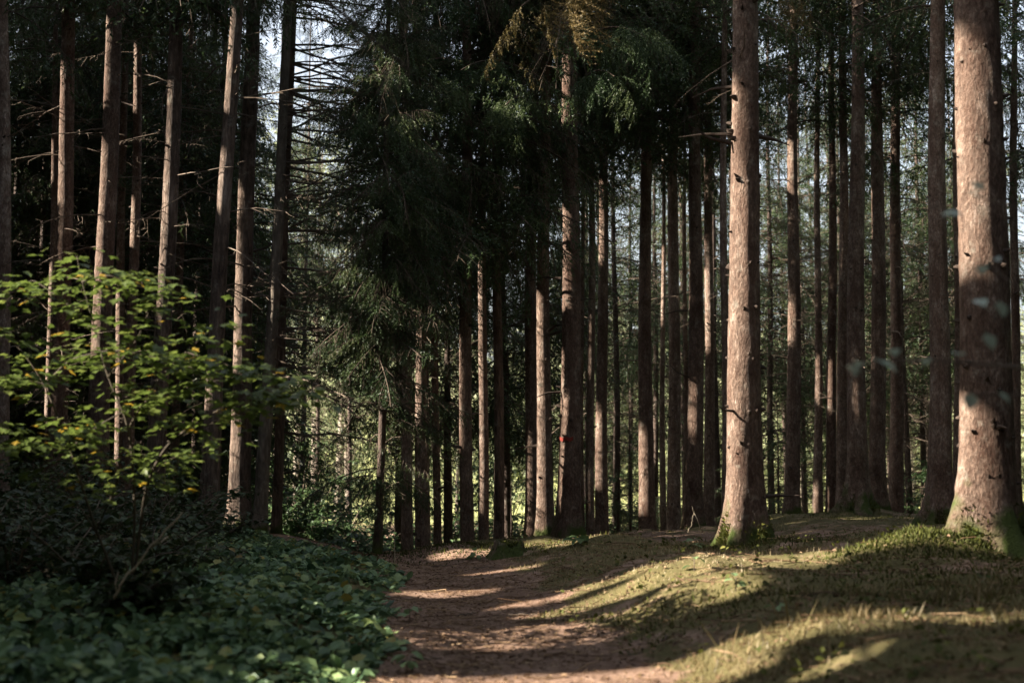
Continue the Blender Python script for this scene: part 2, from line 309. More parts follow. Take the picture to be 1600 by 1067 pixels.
gap_ground([(1340, 985), (1440, 965), (1590, 962)], .06)
gap_ground([(1215, 880), (1300, 862), (1390, 843), (1450, 830)], .16)
gap_ground([(820, 852), (870, 846), (930, 838)], .22)
gap_ground([(660, 930), (720, 924)], .12)
gap_ground([(735, 898), (830, 886)], .07)
gap_ground([(700, 868), (760, 862)], .15)
gap_ground([(800, 946), (850, 940)], .09)
E1 = np.array([S[1], -S[0], 0]); E1 /= np.linalg.norm(E1); E2 = np.cross(S, E1)
CELL = .03; HALF = 1400
RAST = np.full((2 * HALF, 2 * HALF), np.inf, np.float32)   # for every ray of sun: how far along it the gap starts
for p_, r_ in TUBES:
    a_, b_, t_ = p_ @ E1, p_ @ E2, p_ @ S
    ia, ib, k_ = int(a_ / CELL) + HALF, int(b_ / CELL) + HALF, int(r_ / CELL) + 2
    if not (k_ < ia < 2 * HALF - k_ and k_ < ib < 2 * HALF - k_): continue
    ua = (np.arange(ia - k_, ia + k_ + 1) + .5 - HALF) * CELL; ub = (np.arange(ib - k_, ib + k_ + 1) + .5 - HALF) * CELL
    m_ = (ua[:, None] - a_) ** 2 + (ub[None] - b_) ** 2 < r_ * r_
    blk = RAST[ia - k_:ia + k_ + 1, ib - k_:ib + k_ + 1]; blk[m_] = np.minimum(blk[m_], t_ + .35)
def carve(tris, org, grow=0.0):              # True for leaves that stay: the rest would stand in a gap
    keep = np.ones(len(tris), bool)
    for c in [tris.mean(1) + org] + ([tris[:, k] + org for k in range(3)] if grow > 0 else []):
        ia = (c @ E1 / CELL).astype(int) + HALF; ib = (c @ E2 / CELL).astype(int) + HALF
        ok = (ia >= 0) & (ib >= 0) & (ia < 2 * HALF) & (ib < 2 * HALF)
        keep &= ~(ok & (RAST[np.clip(ia, 0, 2 * HALF - 1), np.clip(ib, 0, 2 * HALF - 1)] < c @ S))
    return keep
# ------------------------------------------------------------------ foliage prototypes
def needle_tris(p0, p1, step, ln, wd, r):    # flat needle tufts along a twig
    d = p1 - p0; L = np.linalg.norm(d); d = d / L; a, b = perp(d)
    n = max(2, int(L / step)); s = (np.arange(n) + r.uniform(0, 1, n)) / n
    th = r.uniform(0, 2 * PI, n); k = .75
    dirs = d[None] * .75 + (np.cos(th)[:, None] * a + np.sin(th)[:, None] * b) * k
    dirs /= np.linalg.norm(dirs, axis=1, keepdims=True)
    root = p0 + d[None] * (s * L)[:, None]
    side = np.cross(dirs, r.normal(size=(n, 3))); side /= np.linalg.norm(side, axis=1, keepdims=True)
    l = ln * r.uniform(.7, 1.25, n)[:, None]
    return np.stack([root - side * wd / 2, root + side * wd / 2, root + dirs * l], 1)
def make_bough(seed, L=1.5, step=.020, ln=.046, wd=.014, hang=.5, sec=.075, twl=.5):
    r = np.random.default_rng(seed)
    s = np.linspace(0, 1, 9)
    up, dr = r.uniform(.05, .3), r.uniform(.35, .75)
    ax = np.stack([s * L, .05 * L * np.sin(s * 3 + r.uniform(0, 6)), L * (up * s - dr * s ** 2 + .18 * np.maximum(s - .6, 0) ** 1.5)], 1)
    wood = [tube_tris(ax, np.linspace(.014, .004, 9) * L / 1.5, 4)]
    nt = []
    f = lambda q: np.array([np.interp(q, s, ax[:, i]) for i in range(3)])
    q, side = .12, 1
    while q < 1.0:
        p = f(q); t = f(min(q + .03, 1)) - f(q - .03); t /= np.linalg.norm(t)
        sd = np.array([-t[1], t[0], 0]) * side
        l = (twl * (1 - q) ** .6 + .10) * r.uniform(.6, 1.2) * L / 1.5
        d0 = t * r.uniform(.5, .9) + sd * r.uniform(.5, 1.0) + np.array([0, 0, -hang * r.uniform(.3, 1.5)])
        d0 /= np.linalg.norm(d0)
        m1 = p + d0 * l * .5; m2 = p + d0 * l + np.array([0, 0, -hang * .45 * l])
        wood.append(tube_tris([p, m1, m2], [.005, .004, .002], 3))
        nt += [needle_tris(p, m1, step, ln, wd, r), needle_tris(m1, m2, step, ln, wd, r)]
        for _ in range(int(l / .11)):
            k = r.uniform(.15, .95); b0 = p + (m1 - p) * k * 2 if k < .5 else m1 + (m2 - m1) * (k * 2 - 1)
            dd = d0 + r.normal(size=3) * .5 + np.array([0, 0, -hang * 1.1]); dd /= np.linalg.norm(dd)
            nt.append(needle_tris(b0, b0 + dd * l * r.uniform(.2, .5), step, ln, wd, r))
        q += sec / L * r.uniform(.5, 1.2); side = -side
    nt.append(needle_tris(f(.75), f(1.0), step, ln, wd, r))
    return np.concatenate(nt), np.concatenate(wood)
BOUGH_F = [make_bough(100 + i, hang=[.35, .7, 1.1][i % 3]) for i in range(6)]
BOUGH_M = [make_bough(200 + i, step=.036, ln=.065, wd=.022, sec=.10, hang=[.35, .7, 1.0][i % 3]) for i in range(6)]
BOUGH_C = [make_bough(300 + i, step=.13, ln=.20, wd=.075, sec=.2, hang=.6) for i in range(5)]
def make_dead(seed, L=1.5, n=9, droop=.35):
    r = np.random.default_rng(seed); s = np.linspace(0, 1, 8)
    ax = np.stack([s * L, np.cumsum(r.normal(0, .02, 8)), L * (r.uniform(-.05, .12) * s - droop * r.uniform(.6, 1.3) * s ** 2) + np.cumsum(r.normal(0, .012, 8))], 1)
    ax[0] = 0
    out = [tube_tris(ax, np.linspace(.011, .003, 8), 4)]
    for i in range(n):
        q = r.uniform(.2, 1); p = np.array([np.interp(q, s, ax[:, k]) for k in range(3)]); sd = 1 if i % 2 else -1
        l = r.uniform(.12, .42) * (1.15 - q * .6)
        e = p + np.array([.6, sd * .8, r.uniform(-.6, .15)]) * l; md = (p + e) / 2 + r.normal(0, .02, 3)
        out.append(tube_tris([p, md, e], [.004, .003, .0016], 3))
        for _ in range(2):
            k = md + (e - md) * r.uniform(0, 1); out.append(tube_tris([k, k + np.array([r.uniform(0, .6), r.uniform(-.6, .6), r.uniform(-.7, .1)]) * l * .5], [.0025, .0014], 3))
    return np.concatenate(out)
DEAD = [make_dead(400 + i, droop=[.1, .25, .45][i % 3]) for i in range(9)]
DEAD_LONG = [make_dead(430 + i, n=26, droop=[.25, .4][i % 2]) for i in range(6)]
def stamp_many(protos, az, pitch, scale, off, r, tint=True):
    out, tn = [], []
    ch = r.integers(0, len(protos), len(az))
    for i, pr in enumerate(protos):
        k = ch == i
        if not k.any(): continue
        R = np.einsum('nij,njk->nik', rotz(az[k]), roty(-pitch[k])) * scale[k][:, None, None]
        R = np.einsum('nij,njk->nik', R, rotx(r.normal(0, .25, k.sum())))
        out.append(stamp(pr, R, off[k]))
        tn.append(np.repeat(r.uniform(.1, .8, k.sum()), len(pr)) + r.uniform(-.15, .15, k.sum() * len(pr)))
    return np.concatenate(out), np.concatenate(tn)
# ------------------------------------------------------------------ a spruce
def proto_mesh(tris):
    o = soup('dead_branch', [(tris, None, 0)], [M['twig']]); me = o.data; bpy.data.objects.remove(o); return me
DEAD_ME = [proto_mesh(d) for d in DEAD]; DEAD_LONG_ME = [proto_mesh(d) for d in DEAD_LONG]
def trunk_mesh(parent, H, r0, lean, sides, mat, seed, flare=.55, vis=8.0, rough=.012, tip=.12, sweep=0.):
    r = np.random.default_rng(seed)
    z = np.unique(np.concatenate([np.linspace(-.35, .7, 16), np.arange(.7, vis, .11 if sides > 16 else .22), np.arange(vis, H, 1.0), [H]]))
    th = np.arange(sides) * 2 * PI / sides
    Z, TH = np.meshgrid(z, th, indexing='ij')
    taper = 1 - (1 - tip) * np.clip(Z / H, 0, 1) ** 1.1
    ph = r.uniform(0, 6.28, 4); nl = r.integers(4, 6)
    lob = .5 + .5 * np.sin(TH * nl + ph[0] + .6 * np.sin(TH + ph[1]))
    fl = flare * np.exp(-np.maximum(Z, -.1) / .24) * (.35 + 1.1 * lob ** 1.5) + .28 * flare * np.exp(-np.maximum(Z, 0) / .8) * (.6 + .8 * lob)
    rad = r0 * taper * (1 + fl)
    rad = rad * (1 + rough * 2.2 * np.sin(TH * 2 + ph[2] + Z * .8) + rough * 1.5 * np.sin(TH * 5 + Z * 2.3 + ph[3]) + r.normal(0, rough * 1.3, Z.shape))
    wh = np.abs(((Z / .47 + ph[1]) % 1) - .5)               # slight swelling at every whorl
    rad = rad * (1 + .03 * np.exp(-(wh / .06) ** 2) + .012 * np.sin(TH * 11 + Z * 4 + 2 * np.sin(Z * 3)) * (sides > 24))
    cx = lean[0] * Z + sweep * Z * Z + .02 * (np.sin(Z * .8 + ph[0]) - np.sin(ph[0])); cy = lean[1] * Z + .012 * np.sin(Z * .7 + ph[1])
    P = np.stack([cx + rad * np.cos(TH), cy + rad * np.sin(TH), Z], -1)
    o = grid_mesh('trunk', P, True, [mat], parent)
    def axis(zz): return np.array([lean[0] * zz + sweep * zz * zz, lean[1] * zz, zz]), r0 * (1 - (1 - tip) * (zz / H) ** 1.1)
    return o, axis
def stub_mesh(parent, axis, z0, z1, seed, n, long=.0):
    r = np.random.default_rng(seed); out = []
    for _ in range(n):
        w = round(r.uniform(z0, z1) / .47) * .47 + r.normal(0, .06); w = min(max(w, z0), z1)
        c, rr = axis(w); a = r.uniform(0, 2 * PI); d = np.array([math.cos(a), math.sin(a), r.uniform(-.15, .35)])
        l = r.uniform(.02, .05) + (r.uniform(.05, .45) if r.random() < long else 0)
        b = c + d * rr * .9; e = c + d * (rr + l * .6) ; e2 = e + d * l * .6 + np.array([0, 0, r.uniform(-.2, .25) * l])
        k = r.uniform(.013, .026) * (1.3 if n > 24 else 1)
        out.append(tube_tris([b, e, e2], [k, k * .65, k * .15 if l > .06 else k * .3], 5))
    for q in out: soup('branch_stub', [(q, None, 0)], [M['knot']], parent)
def spruce(base, H, r0, lean, label, group=None, name='spruce_tree', mat='spruce_bark', sides=16, seed=0, vis=8., stubs=0, stub_long=.1,
           dead=(0, 0, 0, 0), dead_az=None, crown=(8, 2.2, 2.0), fine=None, per_m=9, coarse_from=None, dead_long=False, flare=.55, sweep=0., do_carve=True, moss=False, coarse_n=6, split=True):
    """dead = (z0, z1, count, length); crown = (base height, radius low, radius exponent); fine = boughs of fine needles up to coarse_from"""
    r = np.random.default_rng(1000 + seed)
    t = thing(name, base, label, 'tree', group)
    parts = []
    tr, axis = trunk_mesh(t, H, r0, lean, sides, M[mat], seed, flare, vis, sweep=sweep)
    org = np.asarray(base, float)
    if stubs: stub_mesh(t, axis, .5, vis, seed + 5, stubs, stub_long)
    if dead[2]:
        n = dead[2]; zz = np.sort(r.uniform(dead[0], dead[1], n)); zz = np.round(zz / .3) * .3 + r.normal(0, .05, n); zz = np.clip(zz, dead[0], dead[1])
        az = r.uniform(0, 2 * PI, n) if dead_az is None else r.normal(dead_az[0], dead_az[1], n)
        off = np.array([axis(q)[0] for q in zz])
        pit = r.normal(.02, .18, n); sc = dead[3] / 1.5 * r.uniform(.35, 1.25, n)
        if split:
            for q in range(n):
                pool = DEAD_LONG_ME if dead_long else DEAD_ME
                o = bpy.data.objects.new('dead_branch', pool[int(r.integers(0, len(pool)))]); COL.objects.link(o); o.parent = t
                o.location = off[q]; o.rotation_euler = (float(r.normal(0, .25)), float(-pit[q]), float(az[q])); o.scale = (sc[q],) * 3
        else:
            D, _ = stamp_many(DEAD, az, pit, sc, off, r); parts.append((D, None, 1))
    z0, R0, ex = crown
    cf = H if fine is None and coarse_from is None else (coarse_from if coarse_from is not None else z0)
    if fine is None: cf = z0
    if fine is not None and cf > z0:
        n = int((cf - z0) * per_m); zz = np.sort(r.uniform(z0, cf, n)); az = r.uniform(0, 2 * PI, n)
        L = np.maximum(.4, R0 * (1 - ((zz - z0) / max(H - z0, 1)) ** ex)) * r.uniform(.6, 1.15, n)
        off = np.array([axis(q)[0] for q in zz])
        st = r.bit_generator.state
        A, tn = stamp_many([b[0] for b in fine], az, r.normal(-.05, .2, n), L / 1.5, off, r)
        r.bit_generator.state = st
        B, _ = stamp_many([b[1] for b in fine], az, r.normal(-.05, .2, n), L / 1.5, off, r)
        if do_carve: k = carve(A, org); A, tn = A[k], tn[k]
        if do_carve: B = B[carve(B, org)]
        parts += [(A, tn, 0), (B, None, 1)]
    c0 = max(z0, cf)
    if c0 < H - 1:
        n = int((H - c0) * coarse_n); zz = np.sort(r.uniform(c0, H - .3, n)); az = r.uniform(0, 2 * PI, n)
        L = np.maximum(.35, R0 * (1 - ((zz - z0) / (H - z0)) ** ex)) * r.uniform(.7, 1.15, n)
        off = np.array([axis(q)[0] for q in zz])
        A, tn = stamp_many([b[0] for b in BOUGH_C], az, r.normal(-.02, .2, n), L / 1.5, off, r)
        if do_carve: k = carve(A, org, .05); A, tn = A[k], tn[k]
        parts.append((A, tn, 0))
    soup('crown', parts, [M['needle'], M['bough_wood']], t)
    if moss:
        n = 2600; a = r.uniform(0, 2 * PI, n); zz = np.abs(r.normal(0, .13, n)); rr = r0 * (1.1 + flare * (1.0 * np.exp(-zz / .24)))
        k = np.sin(a * 3 + seed) + r.normal(0, .5, n) > -.1; a, zz, rr = a[k], zz[k], rr[k]; n = len(a)
        p = np.stack([np.cos(a) * rr, np.sin(a) * rr, zz - .02], 1); d = np.stack([np.cos(a), np.sin(a), r.uniform(.1, 1.2, n)], 1) + r.normal(0, .4, (n, 3))
        sd = np.cross(d, r.normal(size=(n, 3))); sd /= np.linalg.norm(sd, axis=1, keepdims=True)
        Tm = np.stack([p - sd * .012, p + sd * .012, p + d * .03], 1)
        tag(soup('moss', [(Tm, r.uniform(.2, .9, n), 0)], [M['moss']], t), kind='stuff')
    return t, axis, org
def px_tree(ub, vb, ut, vt, w, d, label, H=20., **kw):
    b = at(ub, vb, d); z = float(ground(b[0], d)); b[2] = z
    q = at(ut, vt, d); lx = (q[0] - b[0]) / (q[2] - z)
    vis = 1.15 + 740 / F * d - z
    cr = kw.get('crown', (8, 2.2, 2.0)); kw.setdefault('fine', BOUGH_M); kw['coarse_from'] = max(kw.get('coarse_from', 0), vis + 1.6, cr[0])
    kw['per_m'] = kw.get('per_m', 9) * 1.25
    return spruce(b, H, w * d / F / 2 * 1.06, (lx, 0), label, vis=vis, **kw)
FINE, MID = BOUGH_F, BOUGH_M
# ---- right side
T = {}
def P(key, *a, **k): T[key] = px_tree(*a, seed=len(T) * 13 + 3, **k)
P('R17', 1543, 853, 1531, 60, 76, 12, 'thickest spruce in the right foreground with sunlit flared roots', sides=40, stubs=60, stub_long=.04, crown=(9, 2.4, 1.6), flare=.85, moss=True)
P('R7', 1166, 855, 1160, 10, 49, 14.6, 'broad sunlit spruce trunk rising right of the path over a mossy foot', sides=34, stubs=95, stub_long=.06, crown=(8, 2.3, 1.6), flare=.7, moss=True, dead=(3.4, 7, 7, .9))
P('R6', 1134, 815, 1132, 200, 13, 24, 'slim grey spruce trunk hugging the left edge of the broad sunlit trunk', H=18, sides=12, stubs=8, dead=(3, 8, 14, 1.), crown=(8, 2, 1.6))
P('R8', 1238, 812, 1238, 100, 22, 29, 'dark straight spruce standing alone before the pale meadow, first right of the broad sunlit trunk', sides=14, stubs=14, dead=(2.5, 10, 34, 1.3), crown=(8.6, 2.2, 1.6), fine=MID, coarse_from=11.5)
P('R9', 1277, 812, 1276, 100, 13, 30, 'thinnest dark spruce before the pale meadow, bare below', H=17, sides=12, stubs=6, dead=(2, 10, 40, 1.2), crown=(8, 1.8, 1.6), fine=MID, coarse_from=11.5, per_m=7)
P('R10', 1300, 806, 1300, 100, 16, 30, 'slim spruce with a few sun flecks left of two close dark trunks', H=18, sides=12, stubs=8, dead=(2.5, 10, 40, 1.3), crown=(8.5, 2, 1.6), fine=MID, coarse_from=11.5, per_m=7)
P('R11', 1318, 802, 1318, 100, 18, 29.5, 'dark spruce pressed against the left side of the greyish spruce with mossy roots', sides=12, stubs=8, dead=(3, 10, 22, 1.2), crown=(9, 2, 1.6))
P('R12', 1340, 808, 1341, 5, 29, 27.5, 'greyish spruce with spread mossy roots on a low mound', sides=20, stubs=30, dead=(2.5, 9.5, 16, 1.1), crown=(9.5, 2.3, 1.6), flare=.95, moss=True)
P('R13', 1371, 806, 1370, 60, 25, 29, 'black shaded spruce right behind the greyish spruce with mossy roots', sides=14, stubs=10, dead=(3, 10, 26, 1.3), crown=(9, 2.2, 1.6), fine=MID, coarse_from=11.5, per_m=6)
P('R14', 1399, 804, 1398, 100, 21, 31, 'spruce with one sun fleck on its lower trunk, beside the sunny bush', sides=14, stubs=10, dead=(3, 10.5, 36, 1.4), crown=(8, 2.4, 1.6), fine=MID, coarse_from=12)
P('R15', 1468, 815, 1464, 5, 33, 24.5, 'dark stout spruce with a green mossy foot left of the thickest spruce', sides=20, stubs=24, dead=(3, 9, 10, 1.1), crown=(9, 2.3, 1.6), flare=.8, moss=True)
P('R16', 1494, 802, 1493, 100, 12, 28, 'narrow black spruce in the slit beside the thickest spruce', H=18, sides=10, stubs=4, dead=(3, 9, 12, 1.1), crown=(9, 2, 1.6))
P('R18', 1585, 800, 1583, 100, 16, 30, 'spruce at the right picture edge behind the thickest spruce', H=18, sides=12, stubs=6, dead=(1.5, 10.5, 34, 1.4), crown=(6.5, 2.3, 1.6), fine=MID, coarse_from=12)
# ---- centre right
P('C7', 831, 848, 833, 160, 20, 24.5, 'black shaded spruce left of the pale sunlit pair', sides=14, stubs=12, dead=(3, 8, 12, 1.), crown=(7, 2.2, 1.6), fine=FINE, coarse_from=9.5, per_m=10)
P('C8', 851, 846, 853, 170, 22.5, 23, 'pale sunlit spruce left of the trunk with the red mark', sides=20, stubs=26, dead=(3.5, 8, 6, .8), crown=(7.2, 2.2, 1.6), fine=FINE, coarse_from=9)
P('C9', 889, 840, 890, 5, 32, 22.5, 'knotty spruce carrying a red paint mark', sides=26, stubs=54, dead=(4, 8, 6, .9), crown=(7.8, 2.4, 1.6), fine=FINE, coarse_from=9.2)
P('C9b', 909, 836, 910, 200, 9, 26, 'very thin dark spruce behind the trunk with the red mark', H=15, sides=8, dead=(3, 8, 10, .9), crown=(7, 1.6, 1.6))
P('C10', 923, 831, 923, 200, 12.5, 26, 'thin spruce with a sun fleck at chest height right of the red marked trunk', H=17, sides=12, stubs=8, dead=(2.5, 8.5, 16, 1.), crown=(7.3, 2, 1.6), fine=MID, coarse_from=10.5)
P('C11', 941, 833, 942, 280, 18.5, 26.5, 'red brown spruce lit along its upper trunk beside a gap of sky', sides=14, stubs=16, dead=(2.5, 9, 22, 1.1), crown=(7.6, 2.2, 1.6), fine=MID, coarse_from=11)
P('R1', 1011, 823, 1010, 230, 23, 27, 'dark spruce with snapped pale twigs on its right side', sides=16, stubs=18, dead=(2.2, 9, 26, 1.1), crown=(7.8, 2.4, 1.6), fine=MID, coarse_from=11)
P('R2', 1037, 820, 1037, 230, 9, 29, 'thinnest stem squeezed left of the trunk with many ringed knots', H=16, sides=8, dead=(2, 9, 20, 1.), crown=(8, 1.8, 1.6))
P('R3', 1051, 821, 1051, 200, 20.5, 28, 'brown spruce with ringed knots between two darker trunks', sides=14, stubs=20, dead=(2.5, 9, 18, 1.1), crown=(8.2, 2.2, 1.6), fine=MID, coarse_from=11)
P('R4b', 1069, 818, 1069, 230, 9, 30, 'slim stem with a sunlit foot left of the wide dark trunk', H=16, sides=8, dead=(3, 9, 10, 1.), crown=(8, 1.8, 1.6))
P('R4', 1084, 821, 1085, 30, 25, 26.5, 'wide nearly black spruce in the middle of the right group', sides=16, stubs=14, dead=(3, 9, 16, 1.2), crown=(8, 2.3, 1.6), fine=MID, coarse_from=10.5)
P('R5', 1106, 815, 1106, 180, 17, 29, 'spruce with a bright sun streak at mid height, right of the wide black trunk', H=18, sides=12, stubs=10, dead=(3, 9.5, 22, 1.2), crown=(8.5, 2, 1.6), fine=MID, coarse_from=11)
# ---- centre left
P('C0', 590, 879, 602, 300, 12, 18.6, 'spruce clothed with drooping boughs down to the ground at the bend of the path', H=13, mat='shade_tinted_bark', sides=14, stubs=6, dead=(.6, 3, 5, .9), crown=(.75, 1.2, 3.), fine=FINE, coarse_from=7.8, per_m=30, flare=.3)
P('C1', 637, 869, 634, 420, 16.5, 21, 'dark trunk left of the half lit trunk beside the drooping spruce', sides=14, stubs=14, dead=(1.5, 4, 6, .7), crown=(3.9, 1.0, 2.4), fine=FINE, coarse_from=8.5, per_m=11, flare=.25)
P('C2', 660, 862, 655, 420, 18.5, 22, 'half lit ringed trunk at the mossy hump where the path bends', sides=16, stubs=30, dead=(2, 5, 8, .8), crown=(4.3, 1.4, 2.2), fine=FINE, coarse_from=8.8, flare=.25)
P('C2b', 671, 860, 668, 420, 9, 25, 'thin shadowed stem behind the half lit ringed trunk', H=15, sides=8, dead=(1.5, 6, 14, .9), crown=(5, 1.6, 1.6), fine=MID, coarse_from=9.5, per_m=7)
P('C3', 684, 858, 682, 420, 12, 22.5, 'slim dark trunk between the half lit ringed trunk and a gap of green bushes', H=17, sides=12, stubs=16, dead=(2, 5, 10, .8), crown=(4.5, 1.7, 2.), fine=FINE, coarse_from=9, flare=.2)
P('C4', 731, 859, 730, 420, 20, 22, 'ringed brown trunk with a long sun streak just left of the stump', sides=18, stubs=34, dead=(3, 6, 9, .9), crown=(4.7, 2.2, 2.), fine=FINE, coarse_from=8.8, flare=.25)
P('C5', 755, 858, 756, 300, 15, 23, 'middle trunk of three standing behind the stump', sides=14, stubs=16, dead=(3, 7, 10, .9), crown=(5.4, 2, 2.), fine=FINE, coarse_from=9, flare=.25)
P('C6', 779, 857, 776, 320, 16, 23.5, 'scaly slightly leaning trunk right behind the stump', mat='rough_bark', sides=18, stubs=6, dead=(3.2, 8, 14, .9), crown=(6.2, 1.9, 1.8), fine=FINE, coarse_from=9.2, flare=.35)
# ---- left
P('L1', 3, 820, 3, 0, 24, 20, 'black spruce cut by the left picture edge', sides=16, stubs=10, dead=(2.5, 8, 16, 1.2), crown=(7.5, 2.3, 1.6))
P('L2', 74, 815, 88, 60, 13, 27, 'slim reddish spruce just left of a stout olive grey trunk', H=18, sides=12, stubs=10, dead=(1.5, 9.5, 40, 1.3), crown=(9, 2, 1.6), fine=MID, coarse_from=11, per_m=6)
P('L3', 86, 832, 108, 5, 29, 24, 'stout olive grey spruce behind the left end of the maple', sides=22, stubs=20, dead=(2, 9.5, 26, 1.4), crown=(10, 2.3, 1.6))
P('L4', 150, 830, 180, 5, 33, 23, 'spruce with the brightest sunlit trunk behind the maple sapling', sides=24, stubs=20, dead=(2, 9.5, 28, 1.4), crown=(9.5, 2.3, 1.6))
P('L4b', 184, 826, 192, 300, 16, 27, 'dim grey trunk behind the brightest trunk with one lit patch low down', H=18, sides=12, stubs=8, dead=(2, 9.5, 24, 1.3), crown=(9, 2, 1.6), fine=MID, coarse_from=11, per_m=6)
P('L5', 200, 826, 218, 5, 18, 25, 'reddish spruce with pale broken twigs right of the brightest trunk', sides=14, stubs=16, dead=(3, 9, 26, 1.2), crown=(8.4, 2.2, 1.6), fine=MID, coarse_from=10.5, per_m=6)
P('L7', 240, 832, 277, 5, 29, 22.5, 'dark rough trunk standing clear above the middle of the maple', mat='rough_bark', sides=22, stubs=14, dead=(2, 9, 26, 1.5), crown=(8.5, 2.3, 1.6))
P('L8', 266, 815, 284, 380, 15, 28, 'thin grey stem showing under the maple right of the dark rough trunk', H=18, sides=12, stubs=8, dead=(2, 10, 30, 1.3), crown=(6.5, 2.2, 1.6), fine=MID, coarse_from=11)
P('L9', 323, 845, 371, 5, 27, 22, 'scaly leaning trunk tilting right above the maple tip', mat='rough_bark', sides=24, stubs=10, dead=(2.5, 9, 18, 1.7), crown=(8.6, 2.2, 1.6))
P('L10', 371, 848, 396, 5, 31, 24, 'half sunlit straight trunk right of the scaly leaning trunk', mat='rough_bark', sides=22, stubs=16, dead=(3, 10, 30, 1.9), crown=(9.6, 2.2, 1.6))
P('L11', 405, 842, 428, 420, 20, 24, 'pale footed trunk crossing its thin neighbour at the edge of the left group', mat='pale_bark', sides=18, stubs=8, dead=(2.5, 10.5, 44, 2.8), dead_az=(.1, .7), dead_long=True, crown=(11, 2.0, 1.6), flare=.5)
P('L12', 431, 838, 447, 350, 15, 25, 'thin brown trunk with long arching dead branches on its right', mat='rough_bark', sides=14, stubs=8, dead=(1.8, 10, 84, 2.9), dead_az=(-.05, .45), dead_long=True, crown=(11, 2.0, 1.6), flare=.3)
# red mark on the knotty trunk
t, axis, org = T['C9']
zc = at(885, 686, 22.5)[2] - org[2]; c, rr = axis(zc); th = np.linspace(-2.55, -1.25, 14)
wv = .012 * np.sin(th * 9)
Pm = np.stack([np.stack([c[0] + (rr * 1.07 + .006) * np.cos(th), c[1] + (rr * 1.07 + .006) * np.sin(th), zc + wv + k], -1) for k in (-.028, 0, .03)], 0)
grid_mesh('paint_mark', Pm, False, [M['paint']], t)
# extra boughs that hang into the picture from high up
def hang_bough(t, org, z, reach, key, seed, n=14, spread=.5, mat='needle', L=1.4, protos=None, az=None, name='live_branch', pitch=-1.0):
    """a long limb of a tree that reaches out to a point and carries hanging sprays"""
    r = np.random.default_rng(seed)
    a = np.asarray(z, float); b = np.asarray(reach, float) - org
    s = np.linspace(0, 1, 10); up = .25 * np.linalg.norm((b - a)[:2])
    pts = a + (b - a) * s[:, None]; pts[:, 2] += up * (s * (1 - s)) * 2
    wood = [tube_tris(pts, np.linspace(.03, .006, 10), 6)]
    q = r.uniform(.45, 1., n) ** .8; off = np.array([[np.interp(k, s, pts[:, i]) for i in range(3)] for k in q])
    base_az = math.atan2(b[1] - a[1], b[0] - a[0])
    azs = base_az + r.normal(0, spread, n)
    A, tn = stamp_many([p[0] for p in (protos or FINE)], azs, r.normal(pitch, .25, n), L / 1.5 * r.uniform(.5, 1.1, n), off, r)
    k = carve(A, org, -.04); A, tn = A[k], tn[k]
    soup(name, [(A, tn, 0), (np.concatenate(wood), None, 1)], [M[mat], M['bough_wood']], t)
t, ax, org = T['R7']; tz = lambda T_, z: T_[1](z)[0]
hang_bough(t, org, ax(6.2)[0], at(815, 10, 12.8), 0, 1, n=15, spread=.4, mat='needle_gold', L=.8, pitch=-1.3)
hang_bough(t, org, ax(5.6)[0], at(1262, -10, 14.0), 0, 2, n=7, spread=.8, mat='needle_gold', L=.45, pitch=-1.2)
t, ax, org = T['C8']
hang_bough(t, org, ax(6.6)[0], at(790, 165, 20.5), 0, 3, n=14, spread=.9, L=1.1, pitch=-.5)
hang_bough(t, org, ax(7.2)[0], at(720, 110, 20.5), 0, 4, n=16, spread=.9, L=1.3, pitch=-.5)
t, ax, org = T['C9']
hang_bough(t, org, ax(7.0)[0], at(960, 120, 20.5), 0, 5, n=12, spread=.9, L=1.1, pitch=-.5)
hang_bough(t, org, ax(7.8)[0], at(1010, 60, 20.5), 0, 6, n=14, spread=.9, L=1.2, pitch=-.4)
t, ax, org = T['C3']
hang_bough(t, org, ax(5.6)[0], at(640, 300, 18), 0, 7, n=16, spread=.9, L=1.2, pitch=-.6)
hang_bough(t, org, ax(6.4)[0], at(600, 190, 18), 0, 8, n=16, spread=.9, L=1.3, pitch=-.6)
# ------------------------------------------------------------------ trees behind
def back_tree(u, d, label, group, H, w, crown, dead, sides=8, per_m=8, mat='shade_tinted_bark', seed=0, fine=MID, nm='spruce_tree'):
    b = at(u, 740, d); b[2] = float(ground(b[0], d))
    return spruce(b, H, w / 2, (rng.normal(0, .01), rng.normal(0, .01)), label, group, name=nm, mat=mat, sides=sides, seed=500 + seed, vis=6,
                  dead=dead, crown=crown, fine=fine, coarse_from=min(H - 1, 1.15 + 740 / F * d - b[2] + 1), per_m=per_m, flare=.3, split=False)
gb = 'bare stemmed spruces in the back rows'
i = 0
for u, d in [(15, 31), (128, 33), (232, 36), (305, 33), (350, 38), (55, 40), (180, 44), (332, 29), (40, 34), (95, 37), (145, 41), (205, 31), (255, 33), (290, 40), (320, 44), (5, 42), (160, 36), (20, 38), (60, 32), (110, 44), (150, 33), (190, 39), (250, 42), (280, 37), (335, 35), (75, 30), (120, 36)]:
    i += 1; back_tree(u, d, 'dark needled spruce in the gloom behind the left trunks', 'gloomy spruces behind the left trunks', random.uniform(15, 19), .24, (random.uniform(.8, 3.6), 2.7, 2.2), (1, 6, 30, 1.5), seed=i, per_m=19)
for u, d in [(620, 31), (700, 29), (795, 31), (858, 33), (750, 36)]:
    i += 1; back_tree(u, d, 'dark feathery spruce behind the middle trunks', 'feathery spruces behind the middle trunks', random.uniform(12, 17), .2, (random.uniform(3.0, 4.5), 2.1, 1.8), (1, 7, 26, 1.2), seed=i, per_m=13)
